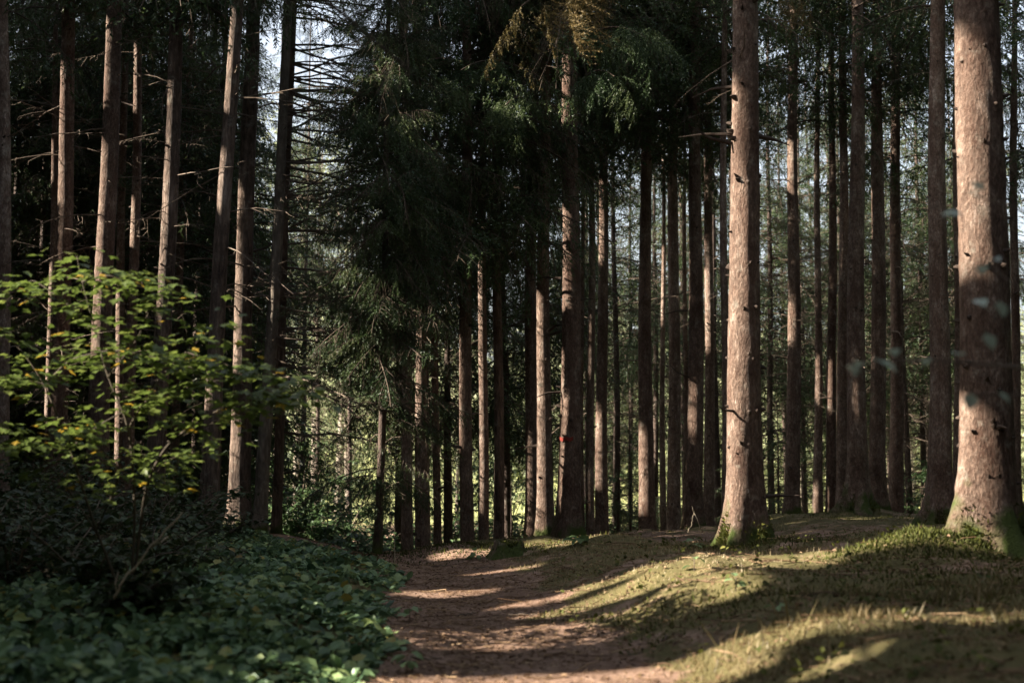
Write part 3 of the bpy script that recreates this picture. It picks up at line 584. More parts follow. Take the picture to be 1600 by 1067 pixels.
for u, d in [(965, 36), (1024, 40), (1120, 37), (1205, 38), (1258, 42), (1325, 45), (1420, 37), (1445, 41), (1500, 42), (1575, 37), (985, 47), (1180, 48), (1390, 50), (890, 42), (1540, 48), (1005, 52), (1070, 44), (1095, 54), (1150, 43), (1230, 50), (1280, 53), (1350, 40), (1360, 55), (1450, 52), (1480, 46), (1520, 39), (1560, 54), (940, 53), (915, 46), (1310, 47), (1410, 45)]:
    i += 1; back_tree(u, d, 'twiggy spruce in the back row against the light', gb, random.uniform(15, 20), .2, (random.choice([3.2, 4.5, 5.5, 6.5, 7.5]), 2.3, 1.8), (1.0, 9.5, 110, 2.0), seed=i, per_m=8.5)
for u, d, cb in [(470, 45, 7.8), (432, 48, 8.2), (545, 50, 7.0), (495, 54, 9.0)]:
    i += 1; back_tree(u, d, 'airy pale lit spruce in the gap left of the drooping spruce', 'airy spruces in the gap left of centre', random.uniform(17, 21), .2, (cb, 2.2, 2.0), (1.0, 9, 40, 1.8), seed=i, per_m=8)
# low young spruces behind the right group
for u, d, h in [(985, 33, 5.0), (1215, 35, 4.2), (965, 30, 3.6), (1150, 36, 4.6), (1330, 38, 5.2), (1510, 36, 4.6), (1595, 35, 5.0), (1420, 41, 4.0), (1045, 38, 5.5), (880, 34, 4.0), (800, 30, 2.6)]:
    i += 1; back_tree(u, d, 'young bushy spruce filling the gap between dark trunks', 'young bushy spruces between the trunks', h, .09, (.2, 1.25, 1.0), (0, 0, 0, 0), seed=i, per_m=16, nm='young_spruce')
# ------------------------------------------------------------------ unseen spruces added left of the picture to block the sun outside the gaps
gs = 'unseen spruces added left of the picture to block the sun'
cnt = 0
key = [(p, r) for p, r in TUBES]
for cxp in (-7.5, -11, -14.5, -18, -22, -26, -30.5):
    for cyp in np.arange(-3, 40, 2.9):
        x0 = cxp + random.uniform(-1, 1); y0 = cyp + random.uniform(-1.2, 1.2)
        if x0 > -.36 * y0 - 3.4 and y0 > 0: continue
        best = None
        for tr_ in range(14):
            x1, y1 = x0 + random.uniform(-.9, .9), y0 + random.uniform(-.9, .9)
            bad = 0
            for p, r_ in key:
                tt = ((x1 - p[0]) * S[0] + (y1 - p[1]) * S[1]) / (S[0] ** 2 + S[1] ** 2)
                if tt < 0: continue
                dist = math.hypot(x1 - p[0] - S[0] * tt, y1 - p[1] - S[1] * tt); z = p[2] + S[2] * tt
                if z < 20 and dist < .16 + r_ * .4: bad += 1
            if best is None or bad < best[0]: best = (bad, x1, y1)
            if bad == 0: break
        _, x1, y1 = best
        if x1 > -.36 * y1 - 3.1 and y1 > 0: continue
        cnt += 1
        spruce((x1, y1, float(ground(x1, y1))), random.uniform(20, 25) + (5 if cxp < -16 else 0), random.uniform(.13, .19), (random.uniform(-.01, .01), 0),
               'unseen tall spruce added left of the picture to block the sun', gs, sides=10, seed=900 + cnt, vis=3, crown=(random.uniform(2.0, 4), 2.8, 2.3), coarse_n=15, flare=.4)
gk = 'unseen spruces added around the camera to cut sky light'  # unseen trees added behind and to the right to dim ambient light
protos_ = [spruce((60 + 9 * q, -40., float(ground(60 + 9 * q, -40))), 21 + q, .17, (.004, 0), 'unseen spruce added behind and right of the picture to cut sky light', gk, sides=10, seed=1500 + q, vis=3, crown=(1.6 + q * .5, 2.7, 1.7), coarse_n=11, flare=.4, do_carve=False)[0] for q in range(3)]
def copy_tree(o):
    c_ = o.copy(); COL.objects.link(c_)
    for ch in o.children:
        k_ = ch.copy(); COL.objects.link(k_); k_.parent = c_
    return c_
spots = [(x, y) for y in np.arange(-18, 44, 4.2) for x in np.arange(-30, 30, 4.2) if (x > .36 * y + 3.2 and x > 3.4) or y < -6]
for q, (x, y) in enumerate(spots):
    o = protos_[q] if q < 3 else copy_tree(protos_[q % 3])
    x1, y1 = x + random.uniform(-1, 1), y + random.uniform(-1, 1)
    if y1 > -3: x1 = max(x1, .36 * y1 + 4.4)
    o.location = (x1, y1, float(ground(x1, y1))); o.rotation_euler = (0, 0, random.uniform(0, 6.28))
# ------------------------------------------------------------------ far woodland, sunlit
def clump_tree(c, h, r, n, rr, size, conif):
    if conif:
        t = rr.uniform(0, 1, n) ** .7; a = rr.uniform(0, 2 * PI, n); rad = r * (1 - t) * rr.uniform(.55, 1.05, n) + .1
        P_ = np.stack([np.cos(a) * rad, np.sin(a) * rad, h * (.08 + .92 * t)], 1)
    else:
        k = rr.integers(5, 9); cs = np.stack([rr.normal(0, r * .45, k), rr.normal(0, r * .45, k), h * rr.uniform(.3, .85, k)], 1)
        q = rr.integers(0, k, n); v = rr.normal(size=(n, 3)); v /= np.linalg.norm(v, axis=1, keepdims=True)
        P_ = cs[q] + v * (r * .55 * rr.uniform(.6, 1.05, n))[:, None]
    P_ = P_ + c
    e1 = rr.normal(size=(n, 3)); e1 /= np.linalg.norm(e1, axis=1, keepdims=True); e2 = np.cross(e1, rr.normal(size=(n, 3))); e2 /= np.linalg.norm(e2, axis=1, keepdims=True)
    s = (size * rr.uniform(.5, 1.3, n))[:, None]
    return np.stack([P_ - e1 * s, P_ + e1 * s * .6 + e2 * s * .5, P_ + e1 * .3 * s - e2 * s * .6], 1), np.clip(rr.normal(.5, .2) + rr.normal(0, .15, n), 0, 1)
rr = np.random.default_rng(55); fp = []
for k in range(260):
    y = rr.uniform(85, 190); x = rr.uniform(-.5, .5) * y
    h = rr.uniform(9, 15) if rr.random() < .6 else rr.uniform(6, 10)
    con = rr.random() < .45
    A, tn = clump_tree(np.array([x, y, float(ground(x, y)) - .3]), h, h * (.2 if con else .4), 520, rr, .42, con)
    fp.append((A, tn, 0))
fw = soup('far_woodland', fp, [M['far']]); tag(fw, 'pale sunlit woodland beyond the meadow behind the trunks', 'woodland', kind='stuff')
# ------------------------------------------------------------------ shrubs at the wood edge
def leaf_proto(l, w, fold=.25):
    a = np.array([0, 0, 0.]); b = np.array([l * .35, w * .5, l * fold * .25]); c = np.array([l * .35, -w * .5, l * fold * .25]); m = np.array([l * .5, 0, 0]); e = np.array([l, 0, -l * .12]); f = np.array([l * .72, w * .36, l * .05]); g = np.array([l * .72, -w * .36, l * .05])
    return np.array([[a, b, m], [b, f, m], [f, e, m], [a, m, c], [c, m, g], [g, m, e]])
def leaves_at(Pn, proto, r, tilt=.35, smin=.7, smax=1.25, az=None):
    n = len(Pn); az = r.uniform(0, 2 * PI, n) if az is None else az
    R = np.einsum('nij,njk->nik', rotz(az), np.einsum('nij,njk->nik', roty(r.normal(.2, tilt, n)), rotx(r.normal(0, tilt, n)))) * r.uniform(smin, smax, n)[:, None, None]
    return stamp(proto, R, Pn)
def shrub(u, d, h, w, n, label, group=None, seed=0, mat='shrub', leaf=.075, name='shrub', nm_stems=7, dens_low=0.1):
    r = np.random.default_rng(3000 + seed)
    b = at(u, 740, d); b[2] = float(ground(b[0], d))
    t = thing(name, b, label, 'shrub', group)
    st, tips = [], []
    for k in range(nm_stems):
        a = r.uniform(0, 2 * PI); e = np.array([math.cos(a) * w * r.uniform(.2, 1), math.sin(a) * w * r.uniform(.2, 1), h * r.uniform(.6, 1)])
        s = np.linspace(0, 1, 7); pts = e * np.stack([s ** 1.4, s ** 1.4, s ** .8], 1) + np.cumsum(r.normal(0, .015 * h, (7, 3)), 0) * (s > 0)[:, None]
        st.append(tube_tris(pts, np.linspace(.012, .003, 7) * (1 + h * .25), 4))
        for _ in range(9):
            q = r.uniform(dens_low, 1); p = np.array([np.interp(q, s, pts[:, i]) for i in range(3)])
            d2 = np.array([*r.normal(0, 1, 2), r.uniform(-.1, .35)]); d2 /= np.linalg.norm(d2); l = w * r.uniform(.2, .6)
            st.append(tube_tris([p, p + d2 * l * .5 + [0, 0, .02], p + d2 * l], [.004, .003, .0015], 3)); tips.append((p, p + d2 * l))
    tips = np.array(tips); k = r.integers(0, len(tips), n); q = r.uniform(.15, 1.1, n)[:, None]
    Pn = tips[k, 0] + (tips[k, 1] - tips[k, 0]) * q + r.normal(0, .05 * w, (n, 3)) * np.array([1, 1, .4])
    pr = leaf_proto(leaf, leaf * .62)
    soup('stems', [(np.concatenate(st), None, 0)], [M['twig']], t)
    base_t = r.uniform(.25, .55)
    soup('foliage', [(leaves_at(Pn, pr, r), np.repeat(np.clip(r.normal(base_t, .17, n), 0, 1), 6), 0)], [M[mat]], t)
    return t
gsh = 'sunny bushes at the far wood edge'
k = 0
for (u, d, h, w, n) in [(505, 27, 1.7, 1.1, 1300), (462, 27.3, 1.4, 1.0, 1100), (548, 27, 1.3, 1.0, 1000), (470, 30, 2.6, 1.3, 1500), (515, 33, 3.4, 1.5, 1700), (455, 36, 4.2, 1.9, 1700), (545, 38, 3.0, 1.6, 1500), (590, 35, 2.4, 1.5, 1200), (700, 33, 3.0, 1.2, 1500), (705, 40, 5.0, 1.7, 1500), (800, 34, 3.2, 1.4, 1600), (770, 40, 4.4, 1.9, 1500), (890, 38, 3.2, 1.5, 1200), (970, 36, 3.0, 1.4, 1300), (1120, 40, 2.6, 1.4, 1200), (1425, 36, 3.4, 1.3, 1700), (1440, 44, 2.4, 1.4, 1300), (1585, 38, 3.2, 1.5, 1500), (1200, 44, 2.2, 1.2, 1000), (290, 36, 2.0, 1.3, 1200), (345, 33, 1.8, 1.2, 1200), (640, 42, 4.0, 1.9, 1200)]:
    k += 1
    shrub(u, d, h, w, n, 'leafy green bush glowing in sun behind the trunks', gsh, seed=k, leaf=.11)
# ------------------------------------------------------------------ pale broadleaf trees in the open light behind
def broadleaf(u, d, h, w, n, label, group, seed):
    r = np.random.default_rng(seed); b = at(u, 740, d); b[2] = float(ground(b[0], d))
    t = thing('broadleaf_tree', b, label, 'tree', group)
    trunk_mesh(t, h * .9, .011 * h, (r.normal(0, .02), 0), 8, M['pale_bark'], seed, .3, 4)
    k = 26; lim, cs = [], []
    for _ in range(k):
        a = r.uniform(0, 6.28); z0 = h * r.uniform(.18, .75); e = np.array([math.cos(a) * w * r.uniform(.3, 1), math.sin(a) * w * r.uniform(.3, 1), z0 + h * r.uniform(.05, .25)])
        lim.append(tube_tris([[0, 0, z0], [e[0] * .5, e[1] * .5, z0 + (e[2] - z0) * .65], e], [.03, .018, .006], 4)); cs.append(e)
    cs = np.array(cs); q = r.integers(0, k, n); P_ = cs[q] + r.normal(0, 1, (n, 3)) * np.array([.28, .28, .16]) * w * .75
    soup('limbs', [(np.concatenate(lim), None, 0)], [M['twig']], t)
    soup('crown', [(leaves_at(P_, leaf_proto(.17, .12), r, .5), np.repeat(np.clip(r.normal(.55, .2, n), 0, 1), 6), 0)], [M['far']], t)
for q_, (u, d, h, w, n) in enumerate([(440, 64, 16, 3.2, 3600), (490, 70, 21, 3.6, 4200), (545, 66, 14, 3.2, 3600), (465, 80, 25, 4.4, 4600), (400, 74, 18, 3.6, 3600), (530, 84, 24, 4.4, 4200), (345, 70, 15, 3.4, 3000), (715, 64, 10, 3, 2600), (640, 68, 13, 3.2, 2600), (960, 66, 11, 3, 2600), (1060, 70, 12, 3.2, 2600), (1190, 64, 9.5, 3, 2600), (1300, 72, 12, 3.2, 2600), (1430, 66, 10, 3, 2600), (1560, 64, 10.5, 3, 2600), (890, 68, 10, 3, 2400), (1250, 66, 8, 3, 2400), (1500, 70, 9, 3, 2400)]):
    broadleaf(u, d, h, w, n, 'pale green broadleaf tree in the open light behind the trunks', 'pale broadleaf trees behind the wood', 700 + q_)
# ------------------------------------------------------------------ dark undergrowth on the left
for q_, (u, d, h, w, n) in enumerate([(575, 25, 1.5, 1.1, 1100), (610, 27, 1.9, 1.2, 1200), (655, 28, 1.7, 1.2, 1100), (700, 27, 1.6, 1.1, 1100), (745, 29, 1.8, 1.2, 1100), (800, 30, 1.7, 1.2, 1100), (870, 31, 1.8, 1.2, 1000), (720, 34, 2.0, 1.4, 1200), (780, 35, 2.0, 1.4, 1200), (840, 34, 1.9, 1.3, 1200), (900, 33, 1.6, 1.2, 1100), (955, 34, 1.5, 1.2, 1100), (660, 33, 1.9, 1.3, 1200), (610, 32, 2.0, 1.3, 1200)]):
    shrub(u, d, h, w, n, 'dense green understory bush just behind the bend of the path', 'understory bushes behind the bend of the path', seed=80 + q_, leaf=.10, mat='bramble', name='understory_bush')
k = 40
for (u, d, h, w, n) in [(20, 11.5, .75, .8, 600), (95, 12, .8, .8, 650), (150, 10.6, .5, .6, 450), (235, 12.5, .65, .7, 550), (300, 14, .5, .7, 450), (60, 15, 1.0, 1.0, 750), (180, 16, .95, 1.0, 750), (270, 17.5, .8, .9, 650), (10, 18, 1.2, 1.1, 800), (340, 19, .5, .8, 400), (185, 9.1, .45, .5, 420), (238, 9.3, .4, .4, 300), (120, 14, .9, .9, 700), (220, 14.5, .8, .8, 650), (30, 13, .9, .9, 700), (290, 16, .6, .8, 550), (100, 18, 1.2, 1.1, 800), (220, 19.5, 1.1, 1.0, 800), (160, 20.5, 1.3, 1.1, 800), (50, 21, 1.4, 1.2, 800), (300, 20, .8, .9, 600)]:
    k += 1
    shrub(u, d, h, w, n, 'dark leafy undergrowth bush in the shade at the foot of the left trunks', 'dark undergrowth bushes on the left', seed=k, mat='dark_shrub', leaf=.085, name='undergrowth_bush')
# ------------------------------------------------------------------ brambles: the leafy carpet left of the path
r = np.random.default_rng(9)
n = 44000; yy = r.uniform(0, 1, n) ** 1.2 * 21 + 4.2; pc, pw = path_c(yy), path_w(yy)
edge = pc - pw * np.interp(yy, [5, 9, 13, 18, 24], [1.0, 1.05, 1.15, 1.0, 1.2]) + wob(yy * .3, yy, 1.7) * .12
xx = edge - r.uniform(0, 1, n) ** 1.25 * (.40 * yy + 1.6 + edge)
hh = np.interp(edge - xx, [0, .35, 1.2, 3], [.03, .11, .22, .27]) * (.75 + .35 * wob(xx, yy, 1.6, 6, 2))
zz = ground(xx, yy) + np.clip(hh, .02, .7) * r.uniform(.25, 1.0, n) ** .6
keep = (wob(xx, yy, 2.9, 6, 5) > -1.05) & (xx < edge) & (yy < np.interp(xx, [-8, -6, -4.9, -2.6, -1.5], [15, 16, 24, 24, 19.5]))
Pb = np.stack([xx, yy, zz], 1)[keep]
tn = np.clip(r.normal(.42, .26, len(Pb)) + np.where(r.random(len(Pb)) < .035, .5, 0), 0, 1)
br = soup('bramble_carpet', [(leaves_at(Pb, leaf_proto(.086, .060), r, .5, .35, 1.45), np.repeat(tn, 6), 0)], [M['bramble']])
tag(br, 'low carpet of dark green bramble and ivy leaves left of the path', 'ground cover', kind='stuff')
# ------------------------------------------------------------------ grass and moss
n = 150000; yy = 3.9 + r.uniform(0, 1, n) ** 1.4 * 22; pc, pw = path_c(yy), path_w(yy)
xx = np.where(r.random(n) < .85, pc + pw * .8 + r.uniform(0, 1, n) * (.40 * yy + 1.0 - pc), pc - pw * r.uniform(.7, 1.3, n))
den = wob(xx, yy, 1.8, 6, 1) * .5 + wob(xx, yy, 5, 6, 7) * .35 + .45 - 1.3 * dirt_mask(xx, yy) * r.uniform(.6, 1.3, n)
keep = (den > r.uniform(0, .9, n)); xx, yy = xx[keep], yy[keep]; n = len(xx)
tall = np.clip(.35 + .5 * wob(xx, yy, 1.2, 5, 9), .15, 1.2)
h = (.02 + .055 * tall) * r.uniform(.5, 1.4, n) * np.where(r.random(n) < .012, 2.6, 1)
p = np.stack([xx, yy, ground(xx, yy) - .004], 1); a = r.uniform(0, 2 * PI, n)
sd = np.stack([np.cos(a), np.sin(a), 0 * a], 1) * (.0035 + .02 * h)[:, None]
tip = p + np.stack([r.normal(0, .45, n) * h, r.normal(0, .45, n) * h, h], 1)
G = np.stack([p - sd, p + sd, tip], 1)
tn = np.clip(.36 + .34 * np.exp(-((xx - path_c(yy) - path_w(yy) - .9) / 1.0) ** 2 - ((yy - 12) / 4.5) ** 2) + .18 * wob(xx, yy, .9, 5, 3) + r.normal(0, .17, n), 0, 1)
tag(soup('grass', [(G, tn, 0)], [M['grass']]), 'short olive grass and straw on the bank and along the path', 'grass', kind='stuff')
n = 46000; yy = 6 + r.uniform(0, 1, n) ** 1.2 * 22; xx = path_c(yy) + path_w(yy) * .6 + r.uniform(0, 1, n) * (.40 * yy + 1.0 - path_c(yy))
den = wob(xx, yy, 1.3, 6, 10) + .2 - 1.6 * dirt_mask(xx, yy); keep = den > r.uniform(0, .7, n); xx, yy = xx[keep], yy[keep]
for (cx, cy, sx, sy, m_) in [(3.3, 11.7, .4, .25, 3500), (3.75, 11.75, .35, .25, 2500), (-.85, 18.5, .7, .45, 3000), (6.6, 27, .8, .6, 1500), (2.3, 14.2, .5, .35, 2500)]:
    xx = np.concatenate([xx, r.normal(cx, sx, m_)]); yy = np.concatenate([yy, r.normal(cy, sy, m_)])
n = len(xx); p = np.stack([xx, yy, ground(xx, yy) - .006], 1)
d = r.normal(0, .5, (n, 3)) + [0, 0, 1]; sd = np.cross(d, r.normal(size=(n, 3))); sd /= np.linalg.norm(sd, axis=1, keepdims=True)
G = np.stack([p - sd * .009, p + sd * .009, p + d * (.026 * r.uniform(.5, 1.5, n))[:, None]], 1)
tag(soup('moss', [(G, np.clip(r.normal(.45, .22, n) + .15 * wob(xx, yy, 1.5), 0, 1), 0)], [M['moss']]), 'green moss cushions on the bank and round the trunks', 'moss', kind='stuff')
# ------------------------------------------------------------------ small herbs scattered over the bank
r = np.random.default_rng(77); n = 500; yy = 5 + r.uniform(0, 1, n) ** 1.2 * 20; xx = path_c(yy) + path_w(yy) * .9 + r.uniform(0, 1, n) * (.4 * yy - path_c(yy))
k_ = np.repeat(np.arange(n), 5); P_ = np.stack([xx[k_] + r.normal(0, .03, n * 5), yy[k_] + r.normal(0, .03, n * 5), 0 * k_], 1); P_[:, 2] = ground(P_[:, 0], P_[:, 1]) + r.uniform(.02, .09, n * 5)
tag(soup('herb_layer', [(leaves_at(P_, leaf_proto(.042, .03), r, .45, .5, 1.3), np.repeat(np.clip(r.normal(.5, .2, n * 5), 0, 1), 6), 0)], [M['moss']]), 'scattered tiny green herbs on the mossy bank', 'herbs', kind='stuff')
# ------------------------------------------------------------------ litter of dead leaves and needles
n = 30000; yy = 4 + r.uniform(0, 1, n) ** 1.2 * 22; xx = path_c(yy) - .9 + r.uniform(0, 1, n) * (.38 * yy + 1.9 - path_c(yy))
keep = r.random(n) < .45 + .55 * dirt_mask(xx, yy) + .3 * wob(xx, yy, 2, 6, 4); xx, yy = xx[keep], yy[keep]; n = len(xx)
L1 = leaves_at(np.stack([xx, yy, ground(xx, yy) + .008], 1), leaf_proto(.034, .02, .6), r, .3, .4, 1.5)
n2 = 22000; yy = 5 + r.uniform(0, 1, n2) ** 1.2 * 16; xx = path_c(yy) + r.normal(0, .8, n2) * path_w(yy)
p = np.stack([xx, yy, ground(xx, yy) + .004], 1); a = r.uniform(0, 2 * PI, n2); l = r.uniform(.015, .06, n2)[:, None]
dv = np.stack([np.cos(a), np.sin(a), r.normal(0, .12, n2)], 1) * l; pv = np.stack([-np.sin(a), np.cos(a), .5 + 0 * a], 1) * .0022
L2 = np.stack([p - dv - pv, p - dv + pv, p + dv], 1)
n3 = 1500; yy = 5 + r.uniform(0, 1, n3) ** 1.1 * 20; xx = path_c(yy) - .7 + r.uniform(0, 1, n3) * (.38 * yy + 1.7 - path_c(yy)); L3 = []
for q_ in range(n3):
    l_ = r.uniform(.04, .22); a_ = r.uniform(0, 6.28); c0 = np.array([xx[q_], yy[q_], float(ground(xx[q_], yy[q_])) + .012]); dd_ = np.array([math.cos(a_), math.sin(a_), r.normal(0, .1)]) * l_
    L3.append(tube_tris([c0 - dd_, c0 + r.normal(0, .008, 3), c0 + dd_], [.004, .0035, .002], 4))
L3 = np.concatenate(L3)
tag(soup('leaf_litter', [(L3, np.repeat(r.uniform(.1, 1, n3), len(L3) // n3), 0), (L1, np.repeat(np.clip(r.normal(.5, .25, n), 0, 1), 6), 0), (L2, np.clip(r.normal(.35, .2, n2), 0, 1), 0)], [M['litter']]), 'dead leaves, needles and bits of twig on path and bank', 'leaf litter', kind='stuff')
# ------------------------------------------------------------------ maple sapling, left foreground
def maple_proto(l):
    pts = []
    lob = [(-2.55, .45), (-2.0, .28), (-1.25, .72), (-.85, .48), (-.62, .62), (-.42, .5), (0, 1.0), (.42, .5), (.62, .62), (.85, .48), (1.25, .72), (2.0, .28), (2.55, .45)]
    c = np.array([.12, 0, 0])
    rim = [np.array([c[0] + math.cos(a) * q * .75, math.sin(a) * q * .75, -.10 * q * q + .05 * math.sin(3 * a)]) for a, q in lob]
    return np.array([[c, rim[i], rim[(i + 1) % len(rim)]] for i in range(len(rim))]) * l
D0 = 9.4
hb = hit(215, 985); mb = np.array([(205 - 800) / F * D0, D0, 0]); mb[2] = float(ground(mb[0], mb[1]))
mt = thing('maple_sapling', mb, 'maple sapling spreading tiers of yellow green lobed leaves over the bramble carpet', 'sapling')
r = np.random.default_rng(21)
stems = [[(205, 960, 9.40), (212, 780, 9.40), (203, 665, 9.40), (168, 590, 9.40), (150, 520, 9.50), (128, 440, 9.55), (120, 400, 9.60)],
         [(205, 960, 9.40), (150, 830, 9.60), (110, 700, 9.70), (70, 600, 9.80), (30, 540, 9.80), (-40, 500, 9.90)],
         [(205, 960, 9.40), (225, 760, 9.20), (262, 690, 9.15), (340, 640, 9.10), (400, 618, 9.10), (465, 608, 9.10)],
         [(203, 665, 9.40), (240, 600, 9.30), (290, 550, 9.30), (340, 505, 9.30)],
         [(168, 590, 9.40), (215, 530, 9.50), (240, 470, 9.50), (262, 455, 9.50)],
         [(150, 520, 9.50), (100, 470, 9.70), (50, 435, 9.80), (10, 470, 9.90)],
         [(110, 700, 9.70), (160, 660, 9.50), (230, 625, 9.40), (310, 600, 9.20), (390, 585, 9.10)],
         [(70, 600, 9.80), (110, 560, 9.50), (180, 545, 9.30), (250, 560, 9.20), (320, 580, 9.10)],
         [(150, 830, 9.60), (90, 740, 9.70), (30, 680, 9.70), (-30, 650, 9.80)],
         [(212, 780, 9.40), (260, 720, 9.50), (330, 690, 9.60)],
         [(128, 440, 9.55), (170, 430, 9.40), (215, 445, 9.40)],
         [(262, 690, 9.15), (360, 650, 9.10), (430, 628, 9.1), (478, 618, 9.1)],
         [(290, 550, 9.30), (370, 575, 9.20), (445, 598, 9.1)],
         [(70, 600, 9.80), (20, 590, 9.8), (-30, 600, 9.8)],
         [(110, 700, 9.70), (60, 690, 9.6), (0, 700, 9.6)],
         [(150, 830, 9.60), (190, 740, 9.40), (150, 690, 9.20), (100, 660, 9.20)]]
lp, la = [], []
for si, stp in enumerate(stems):
    w = np.array([at(*q) for q in stp]) - mb
    s = np.linspace(0, 1, len(w)); ss = np.linspace(0, 1, 28)
    pts = np.stack([np.interp(ss, s, w[:, i]) for i in range(3)], 1)
    if si < 3: pts[0] = (0, 0, -.05)
    for _ in range(3): pts[1:-1] = (pts[:-2] + 2 * pts[1:-1] + pts[2:]) / 4
    r0 = .011 if si < 3 else .006
    tube('stem' if si < 3 else 'branch', pts, np.linspace(r0, .002, 28), M['sapling_wood'], mt, 6)
    q0 = .45 if si < 3 else .15
    nl = 130 if si < 3 else 112
    for k in range(nl):
        q = r.uniform(q0, 1.02); p = np.array([np.interp(q, ss, pts[:, i]) for i in range(3)])
        a = r.uniform(0, 2 * PI); rd = abs(r.normal(.16, .10))
        lp.append(p + np.array([math.cos(a) * rd, math.sin(a) * rd * 1.6, r.normal(.0, .022)])); la.append(a + r.normal(0, .5))
lp = np.array(lp); la = np.array(la)
tn = np.clip(r.normal(.45, .15, len(lp)), .05, .75); tn[r.random(len(lp)) < .035] = 1.1
soup('foliage', [(leaves_at(lp, maple_proto(.095), r, .2, .6, 1.2, la), np.repeat(tn, 13), 0)], [M['maple']], mt)
# ------------------------------------------------------------------ stump
def crown_leaves(t, pts, proto, mat, seed, name='leaf', tint=(.3, .7)):
    r = np.random.default_rng(seed)
    for p in pts:
        soup(name, [(leaves_at(np.array([p]), proto, r, .3), np.full(len(proto), r.uniform(*tint)), 0)], [M[mat]], t)
sb = hit(795, 866); sb[2] = float(ground(sb[0], sb[1]))
st = thing('tree_stump', sb, 'low dark broken stump at the far edge of the path, before three trunks', 'stump')
th = np.arange(30) * 2 * PI / 30; rr_ = np.random.default_rng(4)
top = .13 + .035 * np.sin(th * 2 + 1) + rr_.uniform(-.03, .03, 30)
rows = [np.stack([np.cos(th) * q * (1 + .12 * np.sin(th * 5)) * R_, np.sin(th) * q * (1 + .12 * np.sin(th * 5)) * R_, zf], -1) for q, R_, zf in
        [(.30, 1, np.full(30, -.08)), (.24, 1, np.full(30, .0)), (.185, 1, top * .5), (.17, 1, top * .85), (.155, 1, top), (.12, 1, top * .8), (.05, 1, top * .55), (.0, 1, np.full(30, .06))]]
grid_mesh('stump_wood', np.stack(rows), True, [M['rough_bark']], st)
pt = rr_.normal(0, .09, (260, 2)); pz = np.interp(np.hypot(pt[:, 0], pt[:, 1]), [0, .15, .2], [.08, .14, .06])
pp = np.stack([pt[:, 0], pt[:, 1], pz], 1); dd = rr_.normal(0, .5, (260, 3)) + [0, 0, 1]; sdd = np.cross(dd, rr_.normal(size=(260, 3))); sdd /= np.linalg.norm(sdd, axis=1, keepdims=True)
tag(soup('moss', [(np.stack([pp - sdd * .012, pp + sdd * .012, pp + dd * .03], 1), rr_.uniform(.2, .8, 260), 0)], [M['moss']], st), kind='stuff')
# ------------------------------------------------------------------ sticks, dead branch, seedlings
def stick(name, pts, r0, r1, label, cat, group=None, mat='dry', side=(), base=None):
    w = np.array(pts, float); b = w[0].copy() if base is None else base
    t = thing(name, b, label, cat, group)
    s = np.linspace(0, 1, len(w)); ss = np.linspace(0, 1, 14)
    q = np.stack([np.interp(ss, s, w[:, i]) for i in range(3)], 1) - b
    q[1:-1] += np.random.default_rng(int(abs(b[0]) * 1000)).normal(0, r0 * .6, (12, 3))
    tube('stem', q, np.linspace(r0, r1, 14), M[mat], t, 7)
    for sd in side:
        z = np.array([np.array(x) for x in sd], float) - b
        tube('twig', z, np.linspace(r1 * 1.2, r1 * .5, len(z)), M[mat], t, 5)
    return t, b
d = 8.6
t, b = stick('dry_stick', [at(178, 935, d), at(195, 905, d), at(232, 858, d), at(285, 800, d)], .008, .005, 'dry straw coloured stick leaning to the right over the dark undergrowth', 'stick', side=[[at(182, 925, d), at(180, 910, d), at(185, 893, d)], [at(232, 858, d), at(262, 838, d - .1), at(250, 848, d - .2)]])
t2 = thing('withered_plant', hit(75, 940), 'withered pale plant with small flat leaves left of the leaning dry stick', 'plant'); pb = np.array(t2.location)
tube('stem', np.array([[0, 0, -.02], [.01, 0, .15], [.0, 0, .27]]), np.array([.004, .003, .002]), M['dry'], t2, 6)
rr_ = np.random.default_rng(8); q = np.stack([rr_.normal(0, .09, 30), rr_.normal(0, .06, 30), rr_.normal(.25, .02, 30)], 1)
soup('foliage', [(leaves_at(q, leaf_proto(.04, .03), rr_, .3), np.full(180, .95), 0)], [M['litter']], t2)
# small upturned dead branch beside the broad trunk
d = 15.2
gA = hit(1072, 835); d = gA[1]
t, b = stick('dead_branch', [at(1075, 832, d), at(1082, 815, d), at(1084, 798, d)], .013, .009, 'small broken branch poking up from the moss left of the broad sunlit trunk', 'branch', side=[[at(1084, 800, d), at(1090, 812, d), at(1095, 828, d)], [at(1084, 800, d), at(1081, 790, d)]])
rr_ = np.random.default_rng(31); q = np.array([at(1098 + rr_.normal(0, 9), 838 + rr_.normal(0, 5), d - .1) for _ in range(14)]) - b
soup('withered_leaves', [(leaves_at(q, leaf_proto(.06, .045), rr_, .5), np.full(14 * 6, 1.0), 0)], [M['litter']], t)
# seedling right foreground
g = hit(1527, 958); d = g[1]
t, b = stick('seedling', [g, at(1530, 930, d), at(1532, 900, d)], .0045, .003, 'thin pale seedling standing in the dark moss before the thickest spruce', 'seedling', side=[[at(1531, 908, d), at(1541, 902, d)]])
rr_ = np.random.default_rng(5); q = np.array([at(1531 + rr_.normal(0, 8), 900 + rr_.normal(0, 5), d) for _ in range(6)]) - b
soup('foliage', [(leaves_at(q, leaf_proto(.035, .024), rr_, .4), np.full(36, .5), 0)], [M['shrub']], t)
# thin sapling stick by the dark drooping spruce
g = hit(617, 882); d = g[1]
stick('dry_stick', [g, at(617, 862, d), at(616, 842, d)], .007, .005, 'short pale upright stick beside the drooping spruce foot', 'stick', side=[[at(617, 848, d), at(611, 846, d), at(604, 850, d)]])
